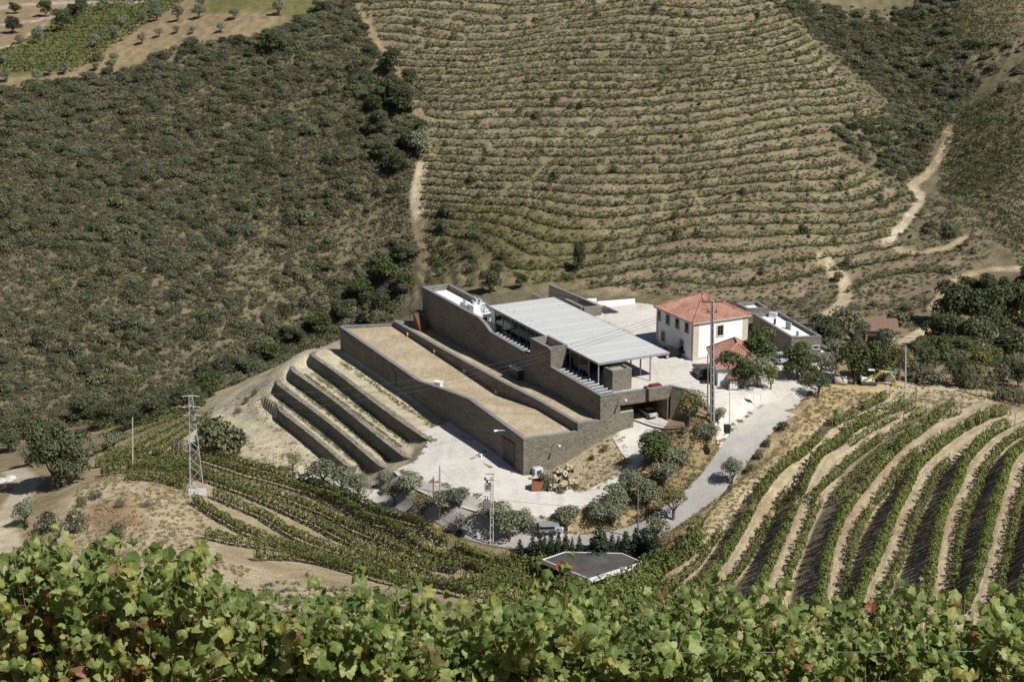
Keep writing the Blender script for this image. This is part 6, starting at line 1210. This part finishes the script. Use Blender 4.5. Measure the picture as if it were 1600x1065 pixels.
for i, (u, v) in enumerate(((1313, 600), (1325, 598))):
    P = hit(u, v); t = thing('concrete_pipe', P, '%s concrete pipe section lying at the courtyard end near the digger' % ('left' if i == 0 else 'right'), 'pipe'); n = 12; V = []; F = []
    for xx, rr_ in ((-.9, .6), (.9, .6), (.9, .5), (-.9, .5)): V += [(P[0] + xx, P[1] + rr_ * math.cos(k * 6.283 / n), P[2] + .58 + rr_ * math.sin(k * 6.283 / n)) for k in range(n)]
    for j in range(4): F += [[j * n + k, j * n + (k + 1) % n, ((j + 1) % 4) * n + (k + 1) % n, ((j + 1) % 4) * n + k] for k in range(n)]
    mb = MB(); mb.add(V, F); mb.build('pipe_ring', M['concrete'], t, True)
def signs():
    P = at(1183, 623, 8.4); t = thing('sign_board', P, 'blank white sign board on two legs in the upper courtyard', 'sign'); mb = MB(); mb.box(P[0], P[1], P[2] + .65, 1.15, .06, .9); mb.build('board', M['white_paint'], t)
    for s_ in (-.5, .5): mb = MB(); mb.tube([(P[0] + s_, P[1] + .06, P[2] - .2), (P[0] + s_, P[1] + .06, P[2] + 1.5)], .035, 5); mb.build('leg', M['galv'], t)
    P = at(1146, 611, 8.4); t = thing('notice_board', P, 'roofed timber notice board with pale sheets before the courtyard trees', 'notice board')
    for s_ in (-.65, .65): mb = MB(); mb.box(P[0] + s_, P[1], P[2] - .2, .14, .14, 2.3); mb.build('post', M['wood_pole'], t)
    mb = MB(); mb.box(P[0], P[1] + .05, P[2] + .2, 1.2, .08, 1.6); mb.build('panel', M['wood_pole'], t)
    for k in range(3): mb = MB(); mb.box(P[0] - .37 + k * .37, P[1] - .01, P[2] + .35, .3, .03, 1.2); mb.build('paper_sheet', M['white_paint'], t)
    mb = MB(); mb.box8([(P[0] - 1, P[1] - .5, P[2] + 1.95), (P[0] + 1, P[1] - .5, P[2] + 1.95), (P[0] + 1, P[1] + .5, P[2] + 1.95), (P[0] - 1, P[1] + .5, P[2] + 1.95)], [(P[0] - 1, P[1] - .02, P[2] + 2.4), (P[0] + 1, P[1] - .02, P[2] + 2.4), (P[0] + 1, P[1] + .02, P[2] + 2.4), (P[0] - 1, P[1] + .02, P[2] + 2.4)]); mb.build('roof', M['timber'], t)
    P = at(1136, 677, 7.35); t = thing('waste_bin', P, 'dark green wheeled bin beside the thin lamp pole', 'bin'); gm = m_plain('bin_green', (.02, .05, .035), .1, 1, .5); mb = MB(); mb.box(P[0], P[1], P[2] + .1, .75, .75, 1.0, .1, 1.12); mb.build('bin_body', gm, t, bevel=.04); mb = MB(); mb.box(P[0], P[1], P[2] + 1.104, .9, .9, .1, .1); mb.build('lid', gm, t)
    P = L(1.6, 21.8, 8.52); t = thing('red_skip', P, 'low dark red skip standing behind the front parapet of the courtyard', 'skip'); rm = m_plain('dark_red', (.16, .035, .032), .15, 1, .6); mb = MB(); mb.lbox(.9, 2.1, 20.2, 22.8, 8.52, 9.5); mb.build('tub', rm, t, bevel=.05); mb = MB(); mb.lbox(1.0, 2.0, 21.0, 22.6, 9.503, 9.72); mb.build('cover', rm, t)
    P = at(840, 764, -.1); t = thing('rusty_box', P, 'rusty open steel box by the front corner of the winery', 'box'); rm = m_plain('rust', (.26, .11, .055), .3, 2, .8)
    for q in ((-.75, 0, .08, 1.3), (.75, 0, .08, 1.3)): mb = MB(); mb.box(P[0] + q[0], P[1], P[2] + .05, q[2], q[3], 1.3, 0); mb.build('side_panel', rm, t)
    for s_ in (-.6, .6): mb = MB(); mb.box(P[0], P[1] + s_, P[2] + .05, 1.42, .08, 1.29); mb.build('end_panel', rm, t)
    P = onplane(830, 741, L(-.5, 0), BV); P[2] = max(P[2], .3); t = thing('air_conditioner', P, 'blue-grey machine box against the sunlit slate front wall', 'machine'); mb = MB(); mb.lbox(-1.1, -.1, 1.2, 2.5, .1, 1.3); mb.build('casing', M['galv'], t, bevel=.05); mb = MB(); mb.lbox(-1.13, -1.104, 1.5, 2.2, .4, 1.0); mb.build('grille', M['steel'], t)
signs()
rr = random.Random(4); straw = m_plain('pale_stone', (.46, .41, .29), .2, 1.5, .9, 0, .4); 
CR = [('left lower', 864, 762, .0), ('left upper', 871, 748, .0), ('middle lower', 880, 760, 0), ('middle upper', 884, 742, 0), ('right lower', 895, 756, 0), ('right upper', 890, 732, 0), ('far left', 852, 756, 0), ('centre', 875, 736, 0)]
for nm, u, v, _ in CR:
    P = hit(u, v + 5); t = thing('stone_crate', P, '%s crate of stones in the heap at the foot of the slate front wall' % nm, 'crate', 'crates of stones by the front wall'); w = .95; ang = rr.uniform(-.4, .4)
    for s_ in (-1, 1):
        mb = MB(); mb.box(P[0] + s_ * .5 * math.cos(ang), P[1] + s_ * .5 * math.sin(ang), P[2], .06, 1.0, .8, ang); mb.build('side_panel', M['wood_pole'], t)
    mb = MB()
    for k in range(16): mb.ball((P[0] + rr.uniform(-.42, .42), P[1] + rr.uniform(-.42, .42), P[2] + .3 + .7 * rr.random()), rr.uniform(.14, .26), .7, 6, 4)
    o = mb.build('stones', straw, t); o['kind'] = 'stuff'
grove('beside the crates of stone at the front wall', 'weeds by the crates', [('bush', 877, 766, 14, 9), ('drybush', 856, 752, 26, 30), ('greybush', 848, 750, 22, 30), ('drybush', 900, 760, 16, 10)])
def scrap():
    P = at(753, 716, -.05); t = thing('scrap_heap', P, 'heap of pale bent pipes and hoses at the shadow edge of the long wall', 'scrap heap')
    for k in range(7):
        c_ = P + [rr.uniform(-.7, .7), rr.uniform(-.4, .4), 0]; r0 = rr.uniform(.35, .7); ax = rr.uniform(0, 3.1); mb = MB(); mb.tube([(c_[0] + r0 * math.cos(q) * math.cos(ax), c_[1] + r0 * math.cos(q) * math.sin(ax), c_[2] + .1 + r0 * abs(math.sin(q)) * .9) for q in np.linspace(0, rr.uniform(2.5, 3.4), 10)], .09, 6); mb.build('bent_pipe', M['white_paint'] if k % 2 else M['coping'], t)
    P = at(767, 727, 0.05); t = thing('pallet', P, 'brown slatted pallet lying on the yard beside the scrap heap', 'pallet')
    for k in range(5): mb = MB(); q = P + [AV[0] * (k - 2) * .32 * 0 + BV[0] * (k - 2) * .3, BV[1] * (k - 2) * .3, .12]; mb.box(q[0], q[1], q[2], .2, 2.2, .05, math.atan2(AV[1], AV[0]) - math.pi / 2); mb.build('slat', M['timber'], t)
    for s_ in (-.8, .8): mb = MB(); q = P + [AV[0] * s_, AV[1] * s_, .0]; mb.box(q[0], q[1], q[2], 1.5, .1, .11, math.atan2(BV[1], BV[0])); mb.build('bearer', M['timber'], t)
    for i, (u, v) in enumerate(((778, 712), (784, 722))): P = at(u, v, .0); mb = MB(); mb.ball((P[0], P[1], P[2] + .25), .42, .7, 8, 5); mb.ball((P[0] + .5, P[1] + .2, P[2] + .2), .35, .7, 8, 5); mb.solo('filled_sack', M['concrete'], P, '%s lumpy pale sacks in the shade of the long slate wall' % ('farther' if i == 0 else 'nearer'), 'sack', 'sacks by the long wall')
    P = hit(857, 833); t = thing('trailer', P, 'white trailer with grey side panels half hidden behind yard-edge olive', 'trailer'); x, y, z = P
    mb = MB(); mb.box(x, y, z + .45, 2.6, 1.4, .95, .08); mb.build('body', M['galv'], t, bevel=.06); mb = MB(); mb.box(x - .2, y - .78, z + .95, 2.0, .03, .3, .08); mb.build('window', M['dark_glass'], t); mb = MB(); mb.box(x, y - .79, z + .75, 2.5, .02, .06, .08); mb.build('trim', M['steel'], t); mb = MB(); mb.box(x + .05, y, z + 1.403, 2.65, 1.45, .06, .08); mb.build('roof', M['grey_steel'], t)
    for s_ in (-.7, .7): mb = MB(); mb.tube([(x + s_, y - .8, z + .32), (x + s_, y - .6, z + .32)], .32, 12); mb.build('wheel', M['steel'], t)
    P = hit(875, 832); mb = MB(); 
    for k in range(5): mb.ball((P[0] + rr.uniform(-.7, .5), P[1] + rr.uniform(-.2, .4), P[2] + .25 + .12 * k), rr.uniform(.35, .6), .8, 9, 6)
    mb.solo('covered_pile', M['white_paint'], P, 'bright white sheeted pile beside the trailer under the yard-edge olive', 'pile', smooth=True)
scrap()
mb = MB(); P = hit(6, 752)
for k in range(6): mb.ball((P[0] + rr.uniform(-2.2, 2), P[1] + rr.uniform(-1, 1), P[2] + .2), rr.uniform(.7, 1.3), .55, 8, 5)
mb.solo('boulder', m_plain('pale_rock', (.50, .48, .44), .2, 1, .9, 0, .5), P, 'pale boulder outcrop beside the dirt track at the left edge', 'boulder')
q = hits([(-60, 712), (22, 709), (34, 716), (30, 726), (10, 735), (-60, 742)]); zw = q[:, 2].min() + .35; t = NT('stream_water'); t.base((.012, .016, .012)); t.b.inputs['Roughness'].default_value = .5; t.b.inputs['Specular IOR Level'].default_value = .06
mb = MB(); mb.add([(p[0], p[1], zw + .25) for p in q], [list(range(6))]); o = mb.build('stream', t.m); tag(o, 'dark still stream water below the track at the left edge', 'water', kind='structure')
# ------------------------------------------------------------------ foreground vines
LR = random.Random(77)
def leaf_mesh(seed, mat, curl):
    """grape leaf about 1 unit across: five pointed lobes, folded along the midrib and drooping at the rim"""
    r = random.Random(seed); n = 22; pts = []
    for k in range(n):
        a = 2 * math.pi * k / n; lobe = .49 + .07 * math.cos(5 * a) + .026 * math.cos(10 * a + .6) + (.05 * math.cos(a)); 
        if abs(a - math.pi) < .25: lobe *= .55                         # notch at the stalk
        lobe *= 1 + r.uniform(-.05, .05) + (.04 if k % 2 else -.03); x, y = lobe * math.cos(a), lobe * math.sin(a) * .96; pts.append((x, y, -curl * (x * x + y * y) - .30 * abs(y) * curl * 1.5 + .05 * math.sin(a * 4 + seed) + .03 * r.uniform(-1, 1)))
    V = [(0, 0, .03)] + [(x * .5, y * .5, z * .35 + .035 * math.sin(i * 2.1 + seed)) for i, (x, y, z) in enumerate(pts)] + pts; F = []
    for k in range(n):
        j = (k + 1) % n; F.append([0, 1 + k, 1 + j]); F.append([1 + k, 1 + n + k, 1 + n + j, 1 + j])
    return mesh_np('vine_leaf', np.array(V), F, mat, True)
def m_vleaf(name, c1, c2, tr, edge=None):
    t = NT(name); oi = t.n.new('ShaderNodeObjectInfo'); tc = t.n.new('ShaderNodeTexCoord'); n = t.noise(3.2, 4, tc.outputs['Object']); col = t.mix(oi.outputs['Random'], c1, c2); col = t.mix(.45, col, t.ramp(n, [(.3, (.32, .34, .3)), (.7, (.68, .68, .62))]), 'OVERLAY')
    if edge: col = t.mix(t.ramp(t.noise(1.7, 3, tc.outputs['Object']), [(.48, (0, 0, 0)), (.6, (.9, .9, .9))]), col, edge)
    t.base(col); t.b.inputs['Roughness'].default_value = .5; t.b.inputs['Specular IOR Level'].default_value = .35; t.bump(n, .3, .02)
    ts = t.n.new('ShaderNodeBsdfTranslucent'); t.l.new(t.mix(.6, col, tr), ts.inputs['Color']); mx = t.n.new('ShaderNodeMixShader'); mx.inputs[0].default_value = .42; t.l.new(t.b.outputs[0], mx.inputs[1]); t.l.new(ts.outputs[0], mx.inputs[2]); t.l.new(mx.outputs[0], t.n['Material Output'].inputs['Surface']); return t.m
LM = [m_vleaf('vine_leaf_green', (.20, .25, .075), (.36, .40, .15), (.42, .48, .09)), m_vleaf('vine_leaf_deep', (.10, .15, .038), (.20, .25, .07), (.26, .34, .05)), m_vleaf('vine_leaf_yellow', (.26, .28, .07), (.36, .34, .10), (.42, .42, .08)), m_vleaf('vine_leaf_scorched', (.14, .16, .045), (.20, .17, .06), (.3, .2, .06), (.27, .115, .055)), m_vleaf('vine_leaf_red', (.28, .10, .055), (.36, .17, .10), (.38, .12, .06))]
LV = {k: [leaf_mesh(10 * k + i, m_, (.5, .9, 1.5, -.35)[i]) for i in range(4)] for k, m_ in enumerate(LM)}
cane_m = m_plain('green_cane', (.20, .13, .06), .3, 6, .7)
PROF = [(-60,842),(0,836),(40,832),(80,842),(130,832),(180,842),(230,838),(290,848),(330,855),(360,905),(395,915),(430,935),(470,890),(520,880),(560,878),(590,900),(620,930),(700,945),(735,915),(760,905),(800,915),(830,895),(870,892),(900,905),(930,930),(980,930),(1020,925),(1080,930),(1130,925),(1180,945),(1235,925),(1265,898),(1290,935),(1340,945),(1390,938),(1440,930),(1490,935),(1540,930),(1580,912),(1620,905),(1680,915)]
def top_z(x, Y):
    u = 800 + FPX * x / (Y * CP_ + (CAM_H - 77.6) * SP_); v = np.interp(u, [p[0] for p in PROF], [p[1] for p in PROF]); v = 890 + (v - 890) * 1.3 + 14 + 20 * sstep(350, 620, u); return atY(u, v, Y)[2]
def leaf_mass(x0, Y, zlo, topf, n, seed, mat, hw):
    """the leaves behind the ones that can be picked apart, joined"""
    r = np.random.default_rng(seed); base = np.array([(.5 * (1 + .09 * math.cos(5 * a) + (-.3 if abs(a - math.pi) < .3 else 0)) * math.cos(a), .5 * (1 + .09 * math.cos(5 * a)) * math.sin(a), -.12 * abs(math.sin(a))) for a in np.arange(10) * 2 * math.pi / 10]); V = []; F = []
    for i in range(n):
        x = x0 + r.uniform(-hw, hw); z = zlo + (topf(x) - .42 - zlo) * r.random() ** .85; y = Y + r.uniform(.15, .8); nrm = Vector((r.normal() * .5 + .1, r.normal() * .5 - .4, .5 + r.normal() * .4)).normalized(); q = np.array((nrm.to_track_quat('Z', 'Y') @ Matrix.Rotation(r.uniform(0, 6.28), 3, 'Z').to_quaternion()).to_matrix()); b = len(V)
        V += list((base * r.uniform(.08, .14)) @ q.T + [x, y, z]); F.append(list(range(b, b + 10)))
    return np.array(V), F
def vine_plant(x0, Y, zg, nsh, label, group, topf, redness, step=.066, lsize=.124, zcut=0, mass=0):
    O = np.array([x0, Y, zg]); t = thing('grapevine', O, label, 'grapevine', group); mb = MB(); zc = zg + .72
    mb.tube([(x0, Y, zg - .3), (x0 + .05, Y - .03, zg + .35), (x0 - .03, Y, zc)], [.05, .042, .035], 7); mb.build('trunk', M['dark_bark'], t); mb = MB(); mb.tube([(x0 - .5, Y, zc + .02), (x0, Y, zc), (x0 + .5, Y, zc + .03)], [.018, .028, .018], 6); mb.build('cordon', M['dark_bark'], t); nl = 0
    for s_ in range(nsh):
        bx = x0 - .36 + .72 * (s_ + LR.random()) / nsh; hx = bx + LR.uniform(-.22, .22); tz = topf(hx) - (LR.uniform(.05, .9) if s_ % 3 else LR.uniform(-.22, .14)); by = Y + LR.uniform(-.05, .05); ey = Y + LR.uniform(-.55, .55); Ls = tz - zc
        if Ls < .25: continue
        pts = [np.array([bx + (hx - bx) * f + .05 * math.sin(f * 5 + s_), by + (ey - by) * f ** 1.5, zc + Ls * (f - .06 * f ** 4)]) for f in np.linspace(0, 1, 8)]
        if LR.random() < .3: pts[-1] += [LR.uniform(-.2, .2), LR.uniform(-.15, .15), -.1]
        mb = MB(); mb.tube(pts, [.007 - .0007 * k for k in range(8)], 4, False); mb.build('cane', cane_m, t); n = int(Ls / step)
        for k in range(n):
            f = (k + LR.random() * .6) / n
            if zc + Ls * f < zcut: continue
            i = min(6, int(f * 7)); p = pts[i] + (pts[i + 1] - pts[i]) * (f * 7 - i); th = LR.uniform(0, 6.283); pet = LR.uniform(.05, .17) * (1 - .5 * f ** 3); p = p + [pet * math.cos(th), pet * math.sin(th) * .9, LR.uniform(-.04, .06)]
            q = LR.random(); rd = redness(p) ; kind = 4 if q < rd else 3 if q < rd * 1.9 + .02 else 2 if q < rd * 1.9 + .12 else 1 if q < .55 else 0
            o = bpy.data.objects.new('leaf', LV[kind][LR.randrange(4)]); COL.objects.link(o); o.parent = t; o.location = p - O; sz = lsize * LR.choice((.5, .65, .8, .9, 1.0, 1.1, 1.25, 1.4)) * LR.uniform(.9, 1.1) * (1 - .35 * f ** 4); o.scale = (sz, sz, sz)
            nrm = Vector((.5 * math.cos(th) + LR.gauss(.1, .55), .45 * math.sin(th) - .42 + LR.gauss(0, .5), .5 + LR.gauss(0, .5))).normalized(); o.rotation_euler = (nrm.to_track_quat('Z', 'Y') @ Matrix.Rotation(LR.uniform(0, 6.28), 3, 'Z').to_quaternion()).to_euler(); nl += 1
    if mass:
        V, F = leaf_mass(x0, Y, max(zc, zg + .7), topf, mass, int(abs(x0 * 1000)) + 5, LM[1], .45); o = link('leaves', mesh_np('vine_leaves', V - O, F, LM[1]), t); o['kind'] = 'stuff'  # deep green leaves added behind, their dark colour standing in for shade in the gaps
    return nl
def redness(p):
    u, v = proj(p); return (.09 if u < 260 and v > 945 else .015 if u < 480 and v > 945 else .002) * (1 if v > 910 else .2)
Y1 = 14.0; zg1 = 75.75; xs = np.arange(-5.3, 5.5, .64); NL = 0
for i, x in enumerate(xs):
    NL += vine_plant(x, Y1, zg1, 22, '%s grapevine from the left in the near row across the bottom' % ORD(i), 'grapevines of the near row', lambda q: top_z(q, Y1), redness, mass=190)
Y2 = 19.0; zg2 = float(hg([0.], [19.0])[0])
for i, x in enumerate(np.arange(-6.6, 6.9, .9)):
    NL += vine_plant(x, Y2, zg2, 15, '%s grapevine from the left in the second row seen through the near row' % ORD(i), 'grapevines of the second row', lambda q: zg2 + 2.25 + .12 * math.sin(q * 3), lambda p: .01, .11, .15, mass=160)
print('leaves', NL, 'zg2', zg2)
for u, v1 in ((32, 905), (872, 995)):
    P = atY(u, v1, Y1 + .02); nm = 'dark wooden trellis post at the left end of the near vine row' if u < 100 else 'dark wooden trellis post in the middle of the near vine row'
    mb = MB(); mb.tube([(P[0], Y1 + .02, zg1 - .3), (P[0], Y1 + .02, P[2])], [.055, .05], 8); mb.solo('trellis_post', M['dark_bark'], (P[0], Y1, zg1), nm, 'post', 'posts of the near vine row')
for i, dz in enumerate((.9, 1.25)):
    mb = MB(); mb.tube([(-6, Y1 + .05, zg1 + dz), (0, Y1 + .05, zg1 + dz - .03), (6, Y1 + .05, zg1 + dz)], .0025, 4, False); mb.solo('trellis_wire', M['wire'], (-6, Y1, zg1), '%s trellis wire of the near vine row' % ['lower', 'upper'][i], 'wire', 'trellis wires of the near row')
# near ground between the vine rows: grasses
